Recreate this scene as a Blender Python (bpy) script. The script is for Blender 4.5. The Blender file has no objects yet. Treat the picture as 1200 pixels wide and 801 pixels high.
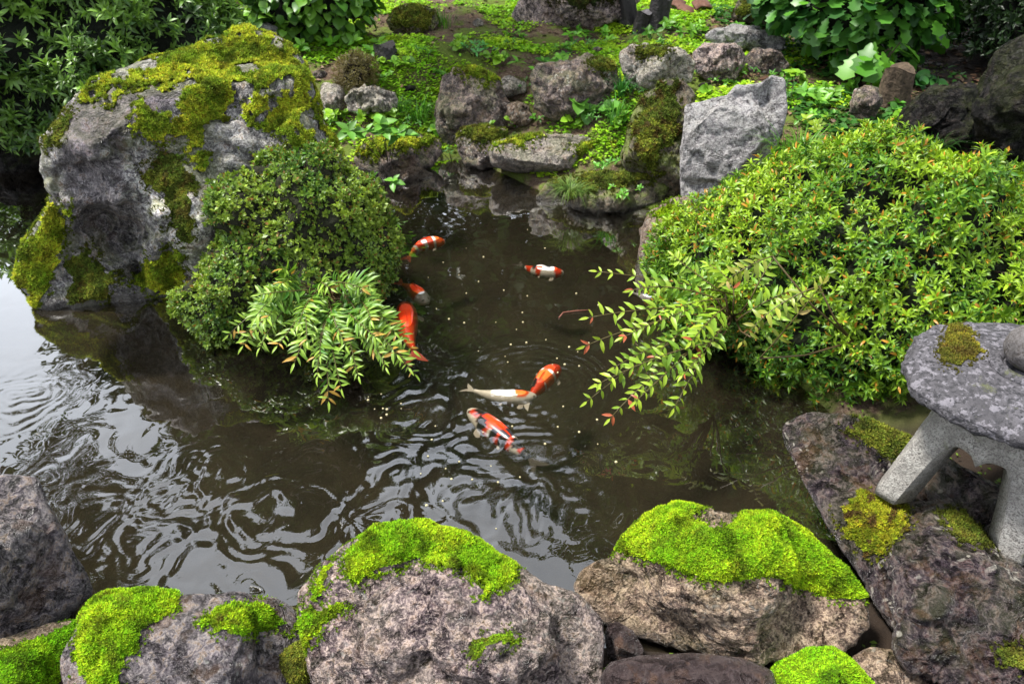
import bpy, bmesh, math, random
import numpy as np
from mathutils import Vector
random.seed(7); RNG = np.random.default_rng(7)
SC = bpy.context.scene; COL = SC.collection
A = np.array
# ------------------------------------------------------------------ camera model (used to survey the photograph)
CAM = A([0, 0, 2.3]); PITCH = math.radians(35); F = 850.0
FW = A([0, math.cos(PITCH), -math.sin(PITCH)]); UP = A([0, math.sin(PITCH), math.cos(PITCH)]); RT = A([1., 0, 0])
def ray(px, py): return RT*(px-600)/F + UP*(400.5-py)/F + FW
def at_z(px, py, z):
    d = ray(px, py); return CAM + d*((z-CAM[2])/d[2])
def at_Y(px, py, Y):
    d = ray(px, py); return CAM + d*(Y/d[1])
def proj(P):
    v = P-CAM; w = v@FW
    return 600+F*(v@RT)/w, 400.5-F*(v@UP)/w
def norm(v): return v/np.maximum(np.linalg.norm(v, axis=-1, keepdims=True), 1e-9)
def ss(a, b, x):
    t = np.clip((x-a)/(b-a), 0, 1); return t*t*(3-2*t)
# ------------------------------------------------------------------ numpy gradient noise
_r = np.random.default_rng(3); _perm = _r.permutation(256); _perm = np.concatenate([_perm]*3)
_g = norm(_r.normal(size=(256, 3)))
def perlin(p):
    i = np.floor(p).astype(int); f = p-i; i &= 255
    u = f*f*f*(f*(f*6-15)+10); out = 0
    for dx in (0, 1):
        wx = u[:, 0] if dx else 1-u[:, 0]
        for dy in (0, 1):
            wy = u[:, 1] if dy else 1-u[:, 1]
            for dz in (0, 1):
                wz = u[:, 2] if dz else 1-u[:, 2]
                h = _perm[_perm[_perm[(i[:, 0]+dx) & 255]+((i[:, 1]+dy) & 255)]+((i[:, 2]+dz) & 255)]
                out = out + wx*wy*wz*((f-A([dx, dy, dz]))*_g[h]).sum(1)
    return out*1.6
def fbm(p, s, oc=4, seed=0, ridge=False, gain=.5):
    o = 0; a = 1; q = p*s+seed*17.13
    for k in range(oc):
        n = perlin(q)
        if ridge: n = 1-2*np.abs(n)
        o = o+a*n; a *= gain; q = q*2.03+5.7
    return o
def sdpoly(px, py, poly):
    """signed distance (negative inside) of points to a polygon"""
    P = A(poly, float); Q = np.roll(P, -1, 0); d = np.full(px.shape, 1e18); ins = np.zeros(px.shape, bool)
    for (x0, y0), (x1, y1) in zip(P, Q):
        ex, ey = x1-x0, y1-y0; t = np.clip(((px-x0)*ex+(py-y0)*ey)/(ex*ex+ey*ey+1e-12), 0, 1)
        d = np.minimum(d, (px-x0-t*ex)**2+(py-y0-t*ey)**2)
        c = ((y0 > py) != (y1 > py)) & (px < (x1-x0)*(py-y0)/(y1-y0+1e-12)+x0)
        ins ^= c
    d = np.sqrt(d); return np.where(ins, -d, d)
# ------------------------------------------------------------------ terrain
POND = [(-9, 6.3)]+[tuple(at_z(x, y, 0)[:2]) for x, y in [(0, 196), (150, 193), (330, 200), (425, 203), (470, 206), (505, 190), (545, 186), (600, 212), (655, 238), (765, 246), (790, 300), (830, 370), (900, 430), (980, 500), (1010, 600), (1015, 690), (960, 760),
        (700, 745), (520, 715), (360, 735), (330, 728), (100, 745), (10, 770)]]+[(-4, 1.15), (-9, 1.3)]
def ground(x, y):
    x = np.atleast_1d(np.asarray(x, float)); y = np.atleast_1d(np.asarray(y, float))
    d = sdpoly(x, y, POND)
    p = np.stack([x, y, x*0], 1)
    near = ss(3.2, 2.2, y)*ss(1.2, .6, x)
    h = .04+(.56-.2*near)*ss(.1, 1.15, d)+.05*np.clip(d-1.1, 0, 12)*(1-near)+.12*near*np.clip(d-1.1, 0, 2)
    h = h-.12*ss(1.6, 3.4, x)*ss(6.5, 4, y)
    n = fbm(p, 1.1, 3, 1)*.05+fbm(p, 6, 3, 2)*.012
    bed = -.06-.42*ss(0, .7, -d)+n*.6
    k = ss(-.03, .1, d)
    return bed*(1-k)+(h+n*ss(.05, .5, d))*k
def hit(px, py, zmin=0.0):
    d = ray(px, py); t = np.linspace(1.2, 30, 6000); P = CAM+t[:, None]*d
    g = np.maximum(ground(P[:, 0], P[:, 1]), zmin); b = np.nonzero(P[:, 2] <= g)[0]
    return P[b[0]] if len(b) else P[-1]
# ------------------------------------------------------------------ objects
def tag(o, label=None, cat=None, group=None, kind=None):
    for k, v in (('label', label), ('category', cat), ('group', group), ('kind', kind)):
        if v: o[k] = v
    return o
def empty(name, loc, label, cat, group=None):
    o = bpy.data.objects.new(name, None); o.empty_display_size = .1; COL.objects.link(o); o.location = Vector(loc)
    return tag(o, label, cat, group)
class MB:
    """collects polygons (world space) and links them as one mesh"""
    def __init__(s): s.v = []; s.f = []; s.c = []; s.n = 0
    def add(s, v, f, c=(1, 1, 1)):
        v = np.asarray(v, float); c = np.asarray(c, float)
        if c.ndim == 1: c = np.broadcast_to(c, (len(v), 3))
        for q in (f if isinstance(f, list) else [f]):
            q = np.asarray(q, int)
            if len(q): s.f.append(q+s.n)
        s.v.append(v); s.c.append(c); s.n += len(v)
    def build(s, name, mat, parent=None, smooth=True, origin=None):
        V = np.concatenate(s.v); C = np.concatenate(s.c)
        if origin is None:
            origin = A(parent.location) if parent is not None else A([V[:, 0].mean(), V[:, 1].mean(), V[:, 2].min()])
        m = bpy.data.meshes.new(name); m.vertices.add(len(V)); m.vertices.foreach_set('co', (V-origin).astype('f').ravel())
        tot = np.concatenate([np.full(len(q), q.shape[1]) for q in s.f]); idx = np.concatenate([q.ravel() for q in s.f])
        m.loops.add(len(idx)); m.loops.foreach_set('vertex_index', idx.astype('i'))
        m.polygons.add(len(tot)); m.polygons.foreach_set('loop_start', (np.cumsum(tot)-tot).astype('i'))
        if smooth: m.polygons.foreach_set('use_smooth', np.ones(len(tot), bool))
        m.update(calc_edges=True)
        a = m.color_attributes.new('Col', 'FLOAT_COLOR', 'POINT')
        a.data.foreach_set('color', np.concatenate([C, np.ones((len(C), 1))], 1).astype('f').ravel())
        m.materials.append(mat)
        o = bpy.data.objects.new(name, m); COL.objects.link(o)
        if parent is not None: o.parent = parent; o.location = Vector(origin-_wloc(parent))
        else: o.location = Vector(origin)
        return o
def _wloc(o):
    l = A(o.location)
    while o.parent is not None: o = o.parent; l = l+A(o.location)
    return l
# ------------------------------------------------------------------ materials
class N:
    def __init__(s, name):
        s.m = bpy.data.materials.new(name); s.m.use_nodes = True; s.t = s.m.node_tree; s.t.nodes.clear()
        s.out = s.t.nodes.new('ShaderNodeOutputMaterial')
    def n(s, typ, ins=None, **kw):
        o = s.t.nodes.new('ShaderNode'+typ)
        for k, v in kw.items(): setattr(o, k, v)
        for k, v in (ins or {}).items():
            sk = o.inputs[k]
            if isinstance(v, bpy.types.NodeSocket): s.t.links.new(v, sk)
            elif isinstance(v, (tuple, list)) and len(v) == 3 and len(sk.default_value) == 4: sk.default_value = (*v, 1)
            else: sk.default_value = v
        return o
    def noise(s, vec, scale, detail=5, rough=.6, dist=0, **kw):
        return s.n('TexNoise', {'Vector': vec, 'Scale': scale, 'Detail': detail, 'Roughness': rough, 'Distortion': dist}, **kw).outputs['Fac']
    def ramp(s, fac, *st):
        r = s.n('ValToRGB', {'Fac': fac}); e = r.color_ramp.elements
        while len(e) < len(st): e.new(.5)
        for a, (p, c) in zip(e, st):
            a.position = p; a.color = (c, c, c, 1) if isinstance(c, (int, float)) else (*c, 1)
        return r.outputs['Color']
    def mix(s, f, a, b, mode='MIX'):
        return s.n('Mix', {0: f, 6: a, 7: b}, data_type='RGBA', blend_type=mode).outputs[2]
    def math(s, op, a, b=0.0, clamp=False): return s.n('Math', {0: a, 1: b}, operation=op, use_clamp=clamp).outputs[0]
    def bump(s, h, strength, dist, nrm=None):
        i = {'Height': h, 'Strength': strength, 'Distance': dist}
        if nrm: i['Normal'] = nrm
        return s.n('Bump', i).outputs[0]
    def done(s, sh): s.t.links.new(sh, s.out.inputs['Surface']); return s.m
def rock_mat(name, dark, mid, light, lichen=(.5, .5, .46), lich=.5, green=.3, rough=.5, sc=1., crack=.5, gcol=(.09, .12, .015), speck=.5, vein=(.3, .2, .12), rust=.3, spec=.55):
    s = N(name); tc = s.n('TexCoord').outputs['Object']; oi = s.n('ObjectInfo').outputs['Random']
    vec = s.n('VectorMath', {0: tc, 1: s.n('CombineXYZ', {0: s.math('MULTIPLY', oi, 31.), 1: s.math('MULTIPLY', oi, 17.), 2: oi}).outputs[0]}, operation='ADD').outputs[0]
    big = s.noise(vec, 3.2*sc, 6, .62, .6); md = s.noise(vec, 25*sc, 8, .72, .4); fine = s.noise(vec, 115*sc, 4, .7)
    c = s.ramp(big, (.4, tuple(x*.6 for x in mid)), (.5, mid), (.6, tuple(.5*x+.5*y for x, y in zip(mid, light))))
    c2 = s.ramp(md, (.44, dark), (.492, mid), (.52, mid), (.555, light), (.6, vein), (.64, dark))
    c = s.mix(.78, c, c2)
    c = s.mix(s.math('MULTIPLY', s.ramp(fine, (.5, 0.), (.62, 1.)), speck), c, light)
    c = s.mix(s.math('MULTIPLY', s.ramp(fine, (.36, 1.), (.46, 0.)), speck*1.2, True), c, dark)
    # creases, their shade painted in as dark lines
    rd = s.noise(vec, 5*sc, 7, .62, .9, noise_type='RIDGED_MULTIFRACTAL')
    wv = s.n('VectorMath', {0: vec, 1: s.n('TexNoise', {'Vector': vec, 'Scale': 5.}).outputs['Color']}, operation='ADD').outputs[0]
    vo = s.n('TexVoronoi', {'Vector': wv, 'Scale': 5.5*sc}, feature='DISTANCE_TO_EDGE').outputs[0]
    ck = s.math('MULTIPLY', s.ramp(s.noise(vec, 3.4*sc, 6, .66, .5), (.478, 0.), (.497, 1.), (.503, 1.), (.522, 0.)), s.ramp(md, (.4, 1.), (.6, .3)))
    c = s.mix(s.math('MULTIPLY', ck, crack), c, tuple(x*.4 for x in dark))
    # lichen rosettes
    lv = s.n('TexVoronoi', {'Vector': wv, 'Scale': 13*sc, 'Randomness': 1.}).outputs['Distance']
    lm = s.math('MULTIPLY', s.ramp(s.math('ADD', lv, s.math('MULTIPLY', fine, .35)), (.36, 1.), (.46, 0.)), s.ramp(s.noise(vec, 2.3*sc, 3, .5), (.5, 0.), (.58, 1.)))
    c = s.mix(s.math('MULTIPLY', lm, lich), c, s.mix(fine, tuple(x*.6 for x in lichen), lichen))
    # algae film in blotches, more on the upward faces
    nz = s.n('SeparateXYZ', {0: s.n('NewGeometry').outputs['Normal']}).outputs[2]
    gm = s.math('MULTIPLY', s.ramp(s.math('ADD', s.noise(vec, 4.5*sc, 8, .72), s.math('MULTIPLY', nz, .08)), (.5, 0.), (.62, 1.)), green)
    c = s.mix(gm, c, s.mix(md, gcol, tuple(x*2.2 for x in gcol)))
    c = s.mix(s.math('MULTIPLY', s.ramp(s.noise(vec, 6.5*sc, 6, .68, 1.), (.54, 0.), (.63, 1.)), rust), c, s.mix(md, (.04, .018, .008), (.3, .15, .06)))
    wz = s.math('ADD', s.n('SeparateXYZ', {0: s.n('NewGeometry').outputs['Position']}).outputs[2], s.math('MULTIPLY', md, -.06)); wet = s.n('MapRange', {0: wz, 1: .0, 2: .05, 3: 1., 4: 0.}).outputs[0]
    c = s.mix(s.math('MULTIPLY', wet, .75), c, (.02, .015, .01))
    c = s.mix(1., c, s.n('Attribute', attribute_name='Col').outputs['Color'], 'MULTIPLY')
    h = s.math('ADD', s.math('MULTIPLY', md, 1.), s.math('ADD', s.math('MULTIPLY', fine, .22), s.math('MULTIPLY', rd, .35)))
    h = s.math('SUBTRACT', h, s.math('MULTIPLY', ck, .6))
    b = s.bump(h, 1., .042)
    r = s.ramp(md, (.35, rough*.5), (.6, min(1, rough*1.2)))
    p = s.n('BsdfPrincipled', {'Base Color': c, 'Roughness': r, 'Normal': b, 'Specular IOR Level': spec})
    return s.done(p.outputs[0])
def leaf_mat(name, rough=.42, trans=.3, spec=.4):
    s = N(name); c = s.n('Attribute', attribute_name='Col').outputs['Color']
    p = s.n('BsdfPrincipled', {'Base Color': c, 'Roughness': rough, 'Specular IOR Level': spec})
    t = s.n('BsdfTranslucent', {'Color': s.mix(1., c, (1., 1., .55), 'MULTIPLY')})
    return s.done(s.n('MixShader', {0: trans, 1: p.outputs[0], 2: t.outputs[0]}).outputs[0])
def moss_mat(name):
    s = N(name); c = s.n('Attribute', attribute_name='Col').outputs['Color']; tc = s.n('TexCoord').outputs['Object']
    f = s.noise(tc, 130, 4, .7)
    p = s.n('BsdfPrincipled', {'Base Color': c, 'Roughness': .8, 'Specular IOR Level': .15, 'Normal': s.bump(f, .8, .01)})
    t = s.n('BsdfTranslucent', {'Color': c})
    return s.done(s.n('MixShader', {0: .2, 1: p.outputs[0], 2: t.outputs[0]}).outputs[0])
def plain(name, col, rough=.7, bump=0, scale=30, var=.5, spec=.3, attr=False):
    s = N(name); tc = s.n('TexCoord').outputs['Object']; f = s.noise(tc, scale, 6, .65)
    base = s.n('Attribute', attribute_name='Col').outputs['Color'] if attr else col
    c = s.mix(s.ramp(f, (.3, 0.), (.7, 1.)), s.mix(1., base, (1-var,)*3, 'MULTIPLY'), base)
    i = {'Base Color': c, 'Roughness': rough, 'Specular IOR Level': spec}
    if bump: i['Normal'] = s.bump(f, bump, .02)
    return s.done(s.n('BsdfPrincipled', i).outputs[0])
LEAF = leaf_mat('leaf_satin'); GLOSSLEAF = leaf_mat('leaf_glossy', .4, .25, .45); GRASSM = leaf_mat('grass_blade', .5, .35, .3)
MOSSM = moss_mat('moss_tufts'); BARK = plain('bark', (.09, .06, .045), .85, .8, 25); TWIG = plain('twig', (.07, .05, .03), .8, .5, 60)
R_PURPLE = rock_mat('rock_purple_grey', (.022, .015, .02), (.14, .1, .108), (.68, .54, .48), lich=.35, green=.1, rough=.34, vein=(.34, .22, .15))
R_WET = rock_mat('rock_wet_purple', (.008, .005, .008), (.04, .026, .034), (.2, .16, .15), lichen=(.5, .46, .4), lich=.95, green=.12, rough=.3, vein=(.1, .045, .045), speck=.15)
R_SHEEN = rock_mat('rock_slate_grey', (.03, .025, .028), (.125, .105, .12), (.42, .37, .36), lich=.5, green=.05, rough=.33, speck=.4)
R_TAN = rock_mat('rock_tan', (.028, .018, .015), (.18, .12, .09), (.66, .5, .36), lich=.3, green=.12, rough=.42)
R_BIG = rock_mat('rock_boulder', (.025, .018, .024), (.14, .128, .128), (.6, .59, .56), lichen=(.42, .44, .38), lich=.6, green=.55, rough=.75, sc=.8, gcol=(.09, .1, .035))
R_GREY = rock_mat('rock_standing_grey', (.07, .06, .07), (.29, .275, .275), (.52, .5, .49), rust=0., lichen=(.5, .5, .5), lich=.7, green=.08, rough=.7, sc=.9, vein=(.2, .17, .17))
R_BACK = rock_mat('rock_bank', (.015, .01, .01), (.085, .06, .055), (.34, .27, .23), lichen=(.62, .6, .55), lich=.85, green=.25, rough=.6)
R_PALE = rock_mat('rock_pale', (.05, .04, .035), (.3, .26, .21), (.6, .56, .5), lichen=(.65, .65, .62), lich=.8, green=.15, rough=.6)
R_MOSSY = rock_mat('rock_brown_mossy', (.025, .02, .012), (.1, .085, .05), (.22, .18, .13), lich=.4, green=.8, rough=.6)
R_DARK = rock_mat('rock_dark_shaded', (.003, .003, .003), (.011, .01, .01), (.045, .042, .042), lichen=(.16, .16, .15), lich=.25, green=.1, rough=.9, spec=.12, rust=.04, speck=.15, vein=(.03, .022, .018))  # deep shade over the right bank rocks is put into this near-black base
R_BROWN = rock_mat('rock_smooth_brown', (.03, .02, .02), (.055, .038, .038), (.09, .065, .06), lich=.05, green=.0, rough=.3, crack=0, speck=.15, vein=(.06, .04, .04))
R_SLAB = rock_mat('rock_slab', (.02, .015, .012), (.2, .17, .15), (.46, .41, .36), lichen=(.5, .48, .42), lich=.6, green=.2, rough=.6)
R_RUST = rock_mat('rock_rusty', (.03, .018, .012), (.16, .09, .05), (.4, .33, .28), lich=.6, green=.1, rough=.45)
# ------------------------------------------------------------------ rocks: a traced outline given its distance, size and thickness
_ico = {}
def ico(l):
    if l not in _ico:
        b = bmesh.new(); bmesh.ops.create_icosphere(b, subdivisions=l, radius=1)
        _ico[l] = (A([v.co[:] for v in b.verts]), A([[v.index for v in f.verts] for f in b.faces])); b.free()
    return _ico[l]
def vnormals(V, Fc):
    n = np.cross(V[Fc[:, 1]]-V[Fc[:, 0]], V[Fc[:, 2]]-V[Fc[:, 0]]); o = np.zeros_like(V)
    for k in range(3): np.add.at(o, Fc[:, k], n)
    return norm(o)
class Blob: pass
def blob(outline, D, z=None, Y=None, foot=None, back=.5, lvl=5, rough=.03, nsc=3., fac=.0, e=.75, dents=(), cuts=(), seed=0, smooth_only=False, facet=None):
    rough *= 1 if smooth_only else .7; facet = (0 if smooth_only else 16) if facet is None else facet
    O = A(outline, float); cx, cy = (O[:, 0].min()+O[:, 0].max())/2, (O[:, 1].min()+O[:, 1].max())/2
    if foot is not None: Y = hit(*foot)[1]+back*D
    c = at_z(cx, cy, z) if z is not None else at_Y(cx, cy, Y)
    w = norm(CAM-c); r = norm(np.cross(A([0, 0, 1.]), w)); r = r if r@RT > 0 else -r; u = np.cross(w, r); u = u if u[2] > 0 else -u
    # outline on the plane through c facing the viewpoint
    K = []
    for x, y in O:
        d = ray(x, y); t = ((c-CAM)@w)/(d@w); p = CAM+d*t-c; K.append((p@r, p@u))
    K = A(K); S, Fc = ico(lvl)
    th = np.linspace(-math.pi, math.pi, 361); R = np.zeros(361)
    a = K; b = np.roll(K, -1, 0)
    for i, t in enumerate(th):
        dx, dy = math.cos(t), math.sin(t); ex, ey = b[:, 0]-a[:, 0], b[:, 1]-a[:, 1]
        den = dx*ey-dy*ex; den = np.where(abs(den) < 1e-9, 1e-9, den)
        tt = (a[:, 0]*ey-a[:, 1]*ex)/den; uu = (a[:, 0]*dy-a[:, 1]*dx)/den
        ok = (tt > 0) & (uu >= 0) & (uu <= 1); R[i] = tt[ok].max() if ok.any() else .1
    k = A([1, 2, 3, 2, 1.]); k /= k.sum(); R = np.convolve(np.concatenate([R[-3:-1], R, R[1:3]]), k, 'valid')
    tv = np.arctan2(S[:, 1], S[:, 0]); rho = np.hypot(S[:, 0], S[:, 1]); Rv = np.interp(tv, th, R)
    # blend towards the mean radius near the poles so ridges of the outline do not meet in a star
    rm = R.mean(); q = rho**e; Rb = rm+(Rv-rm)*ss(.1, .95, rho)
    X = Rb*q*np.cos(tv); Yy = Rb*q*np.sin(tv); Z = D*np.sign(S[:, 2])*np.abs(S[:, 2])**.85
    V = c+X[:, None]*r+Yy[:, None]*u+Z[:, None]*w
    for (n_, dd, kk) in cuts:      # plane cuts: flat faces
        n_ = norm(A(n_, float)); ex = (V-c)@n_-dd; V = V-(np.clip(ex, 0, None)*kk)[:, None]*n_
    rf = np.random.default_rng(seed+500)
    for k in range(facet):         # broken faces: random planes shave the lump
        n_ = norm(w*rf.uniform(-.1, 1.2)+r*rf.normal()*.9+u*rf.normal()*.9); dd = np.quantile((V-c)@n_, .83+.11*rf.random()); ex = (V-c)@n_-dd; V = V-(np.clip(ex, 0, None)*.9*ss(.03, .4, np.abs(S[:, 2])))[:, None]*n_
    for (px, py, rad, dep) in dents:
        qx, qy = proj(V); g = np.exp(-(((qx-px)**2+(qy-py)**2)/rad**2)**1.4)*(S[:, 2] > -.1); V = V-(g*dep)[:, None]*w
    nn = vnormals(V, Fc)
    edge = .35+.65*ss(0, .5, np.abs(S[:, 2]))
    if fac:                        # blocky facets
        f = fbm(V, nsc*.8, 2, seed+50, ridge=True); V = V+nn*((np.round(f*2.2)/2.2*.5+f*.5)*fac*edge)[:, None]
    h = fbm(V, nsc, 3, seed)*rough*edge
    if not smooth_only: h = h-np.clip(fbm(V, nsc*1.7, 5, seed+9, ridge=True)-.8, 0, 2)*rough*1.2*edge+fbm(V, nsc*7, 3, seed+4)*rough*.2
    V = V+nn*h[:, None]
    B = Blob(); B.V = V; B.F = Fc; B.N = vnormals(V, Fc); B.c = c; B.S = S; B.w = w; return B
def moss_on(B, parent, polys, t=.02, cols=((.2, .36, .012), (.3, .42, .02)), brown=.1, dens=9000, size=.009, wob=8, seed=0, name='moss', minz=None, edge=10, cush=1.0, scatter=1., holes=0):
    dens *= .85; size *= 1.0; t *= .62; brown *= 1.5; cols = [A(c_)*A([1.25, 1.15, 1.2]) for c_ in cols]
    px, py = proj(B.V); sd = np.full(len(px), 1e9)
    for p in polys: sd = np.minimum(sd, sdpoly(px, py, p))
    sd = sd+fbm(B.V, 9, 4, seed+70)*wob
    if holes: sd = np.maximum(sd, (fbm(B.V, 4.5, 5, seed+71, gain=.65)-holes)*60)
    m = (sd < 0) & (B.S[:, 2] > -.3)
    if minz is not None: m &= B.N[:, 2] > minz
    fm = m[B.F].all(1); Fm = B.F[fm]
    if not len(Fm): return None
    th = t*.72*np.clip(-sd/(edge*1.6), 0, 1)**.7*(1+.5*fbm(B.V, 22, 3, seed+5)); Vc = B.V+B.N*(th*cush)[:, None]+A([0, 0, 1])*(th*.3)[:, None]
    used = np.unique(Fm); re = -np.ones(len(B.V), int); re[used] = np.arange(len(used))
    pn = fbm(Vc, 7, 4, seed+8); dk = ss(.1, .7, fbm(Vc, 11, 4, seed+13))[:, None]; pb = ss(.15, .55, fbm(Vc, 16, 3, seed+3)+.0*pn)*brown*3
    c0, c1 = A(cols[0]), A(cols[1]); cv = c0+(c1-c0)*ss(-.4, .5, pn)[:, None]; cv = cv*(1-.6*dk); cv = cv*(1-np.clip(pb, 0, 1))[:, None]+A([.09, .055, .015])*np.clip(pb, 0, 1)[:, None]
    mb = MB(); mb.add(Vc[used], re[Fm], cv[used]*.4)  # cushion colour darkened to put shade between the tufts
    tri = Vc[Fm]; ar = np.linalg.norm(np.cross(tri[:, 1]-tri[:, 0], tri[:, 2]-tri[:, 0]), axis=1)/2
    n = int(min(ar.sum()*dens*scatter, 90000)); rg = np.random.default_rng(seed+11)
    i = rg.choice(len(Fm), n, p=ar/ar.sum()); a, b = rg.random(n), rg.random(n); f = a+b > 1; a[f] = 1-a[f]; b[f] = 1-b[f]
    P = tri[i, 0]+a[:, None]*(tri[i, 1]-tri[i, 0])+b[:, None]*(tri[i, 2]-tri[i, 0]); nn = B.N[Fm[i, 0]]
    cc = cv[Fm[i, 0]]*rg.uniform(.5, 1.6, (n, 1))*rg.uniform(.85, 1.15, (n, 3))
    fr = (sd > -2) & (sd < 11) & (B.S[:, 2] > -.2); Fr = B.F[fr[B.F].all(1)]
    if len(Fr):
        t2 = B.V[Fr]; a2 = np.linalg.norm(np.cross(t2[:, 1]-t2[:, 0], t2[:, 2]-t2[:, 0]), axis=1)/2; wt = a2*np.exp(-np.clip(sd[Fr[:, 0]], 0, 20)/3.5)*ss(-.5, .4, fbm(t2[:, 0], 30, 2, seed+6)); k2 = int(min(wt.sum()*dens*1.1, 20000))
        if k2 > 3:
            i2 = rg.choice(len(Fr), k2, p=wt/wt.sum()); b2 = rg.random((k2, 3)); b2 /= b2.sum(1, keepdims=True); P = np.concatenate([P, (t2[i2]*b2[..., None]).sum(1)]); nn = np.concatenate([nn, B.N[Fr[i2, 0]]]); cc = np.concatenate([cc, (c0*.55)*rg.uniform(.5, 1.3, (k2, 1))+A([.02, .012, 0])]); n += k2
    ax = norm(nn*.8+A([0, 0, .5])+rg.normal(size=(n, 3))*.35); L = size*rg.uniform(.6, 1.5, n)
    s1 = norm(np.cross(ax, rg.normal(size=(n, 3)))); s2 = np.cross(ax, s1)
    V = []; 
    for k in range(3):
        an = k*2.1; sd_ = s1*math.cos(an)+s2*math.sin(an); pe = np.cross(ax, sd_)
        tip = P+(ax*.8+sd_*.65)*L[:, None]; V += [P+pe*L[:, None]*.3, P-pe*L[:, None]*.3, tip]
    V = np.stack(V, 1).reshape(-1, 3); Fx = np.arange(len(V)).reshape(-1, 3)
    mb.add(V, Fx, np.repeat(cc, 9, 0)); return mb.build(name, MOSSM, parent)
def stone(name, label, cat, outline, D, mat, group=None, **kw):
    mosses = kw.pop('moss', None); paint = kw.pop('paint', ()); B = blob(outline, D, **kw); cv = np.ones_like(B.V)
    for pl, cm in paint:           # pale mineral band and darker patches
        d = sdpoly(*proj(B.V), pl)+fbm(B.V, 6, 4, 77)*14; cv = cv*(1+(A(cm)-1)*ss(8, -8, d)[:, None])
    mb = MB(); mb.add(B.V, B.F, cv); o = mb.build(name, mat); tag(o, label, cat, group)
    if mosses:
        for ms in mosses:
            for i, pl in enumerate(ms['polys']): moss_on(B, o, **{**ms, 'polys': [pl], 'seed': ms['seed']+i*90})
    B.o = o; return B
# ------------------------------------------------------------------ leaves
def tmpl(kind):
    if kind == 'small': return A([(0, 0, 0), (.5, .2, .06), (.5, -.2, .06), (1, 0, -.02)]), A([(0, 2, 3), (0, 3, 1)])
    if kind == 'lance':
        v = [(0, 0, 0), (.3, 0, .02), (.7, 0, 0), (1, 0, -.12), (.28, .13, .06), (.65, .11, .04), (.28, -.13, .06), (.65, -.11, .04)]
    if kind in ('oval', 'round'):
        x = A([0, .12, .3, .5, .7, .87, 1.]); hw = A([0, .13, .23, .26, .2, .1, 0]) if kind == 'oval' else A([0, .3, .44, .46, .38, .22, 0]); n = 7
        v = np.concatenate([np.stack([x-(.1*(hw > .29)*(x < .2) if j else 0), j*hw, -.16*x*x+abs(j)*hw*.35+.02*np.sin(x*17)*abs(j)], 1) for j in (0, 1, -1)])
        return v, A([(i, i+1, n+i+1, n+i) for i in range(n-1)]+[(i+1, i, 2*n+i, 2*n+i+1) for i in range(n-1)])
    if kind == 'oak':
        top = [(0, .03), (.12, .12), (.25, .15), (.33, .3), (.42, .22), (.5, .24), (.6, .4), (.68, .3), (.76, .3), (.86, .38), (.93, .18), (1, .0)]
        v = [(x, 0, -.15*x*x) for x, y in top]+[(x, y, -.15*x*x+.15*y) for x, y in top]+[(x, -y, -.15*x*x+.15*y) for x, y in top]; n = len(top)
        f = [(i, i+1, n+i+1, n+i) for i in range(n-1)]+[(i+1, i, 2*n+i, 2*n+i+1) for i in range(n-1)]
        return A(v, float), A(f)
    return A(v, float), [A([(0, 1, 4, 4), (1, 2, 5, 4), (2, 3, 5, 5), (0, 6, 1, 1), (1, 6, 7, 2), (2, 7, 3, 3)])[[1, 4]], A([(0, 1, 4), (2, 3, 5), (0, 6, 1), (2, 7, 3)])]
def leaves(mb, kind, P, X, U, L, cols, wid=1.):
    T, fs = tmpl(kind); X = norm(X); Yv = norm(np.cross(U, X)); Z = np.cross(X, Yv); n = len(P)
    L = np.broadcast_to(L, (n,)); W = L*wid
    V = P[:, None]+T[None, :, :1]*(X*L[:, None])[:, None]+T[None, :, 1:2]*(Yv*W[:, None])[:, None]+T[None, :, 2:]*(Z*L[:, None])[:, None]
    k = len(T); off = (np.arange(n)*k)[:, None, None]
    fl = [(off+f[None]).reshape(-1, f.shape[1]) for f in (fs if isinstance(fs, list) else [fs])]
    mb.add(V.reshape(-1, 3), fl, np.repeat(cols, k, 0))
def tube(mb, pts, r0, r1=None, seg=5, col=(1, 1, 1)):
    pts = A(pts, float); n = len(pts); r1 = r0 if r1 is None else r1; t = norm(np.gradient(pts, axis=0))
    a = norm(np.cross(t, A([.31, .2, .93]))); b = np.cross(t, a); an = np.arange(seg)*2*math.pi/seg
    rr = np.linspace(r0, r1, n)
    V = pts[:, None]+(a[:, None]*np.cos(an)[None, :, None]+b[:, None]*np.sin(an)[None, :, None])*rr[:, None, None]
    i, j = np.meshgrid(np.arange(n-1), np.arange(seg), indexing='ij'); j2 = (j+1) % seg
    f = np.stack([i*seg+j, i*seg+j2, (i+1)*seg+j2, (i+1)*seg+j], -1).reshape(-1, 4)
    mb.add(V.reshape(-1, 3), [f, A([list(range(seg))[::-1]]), A([[(n-1)*seg+k for k in range(seg)]])], col)
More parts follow.
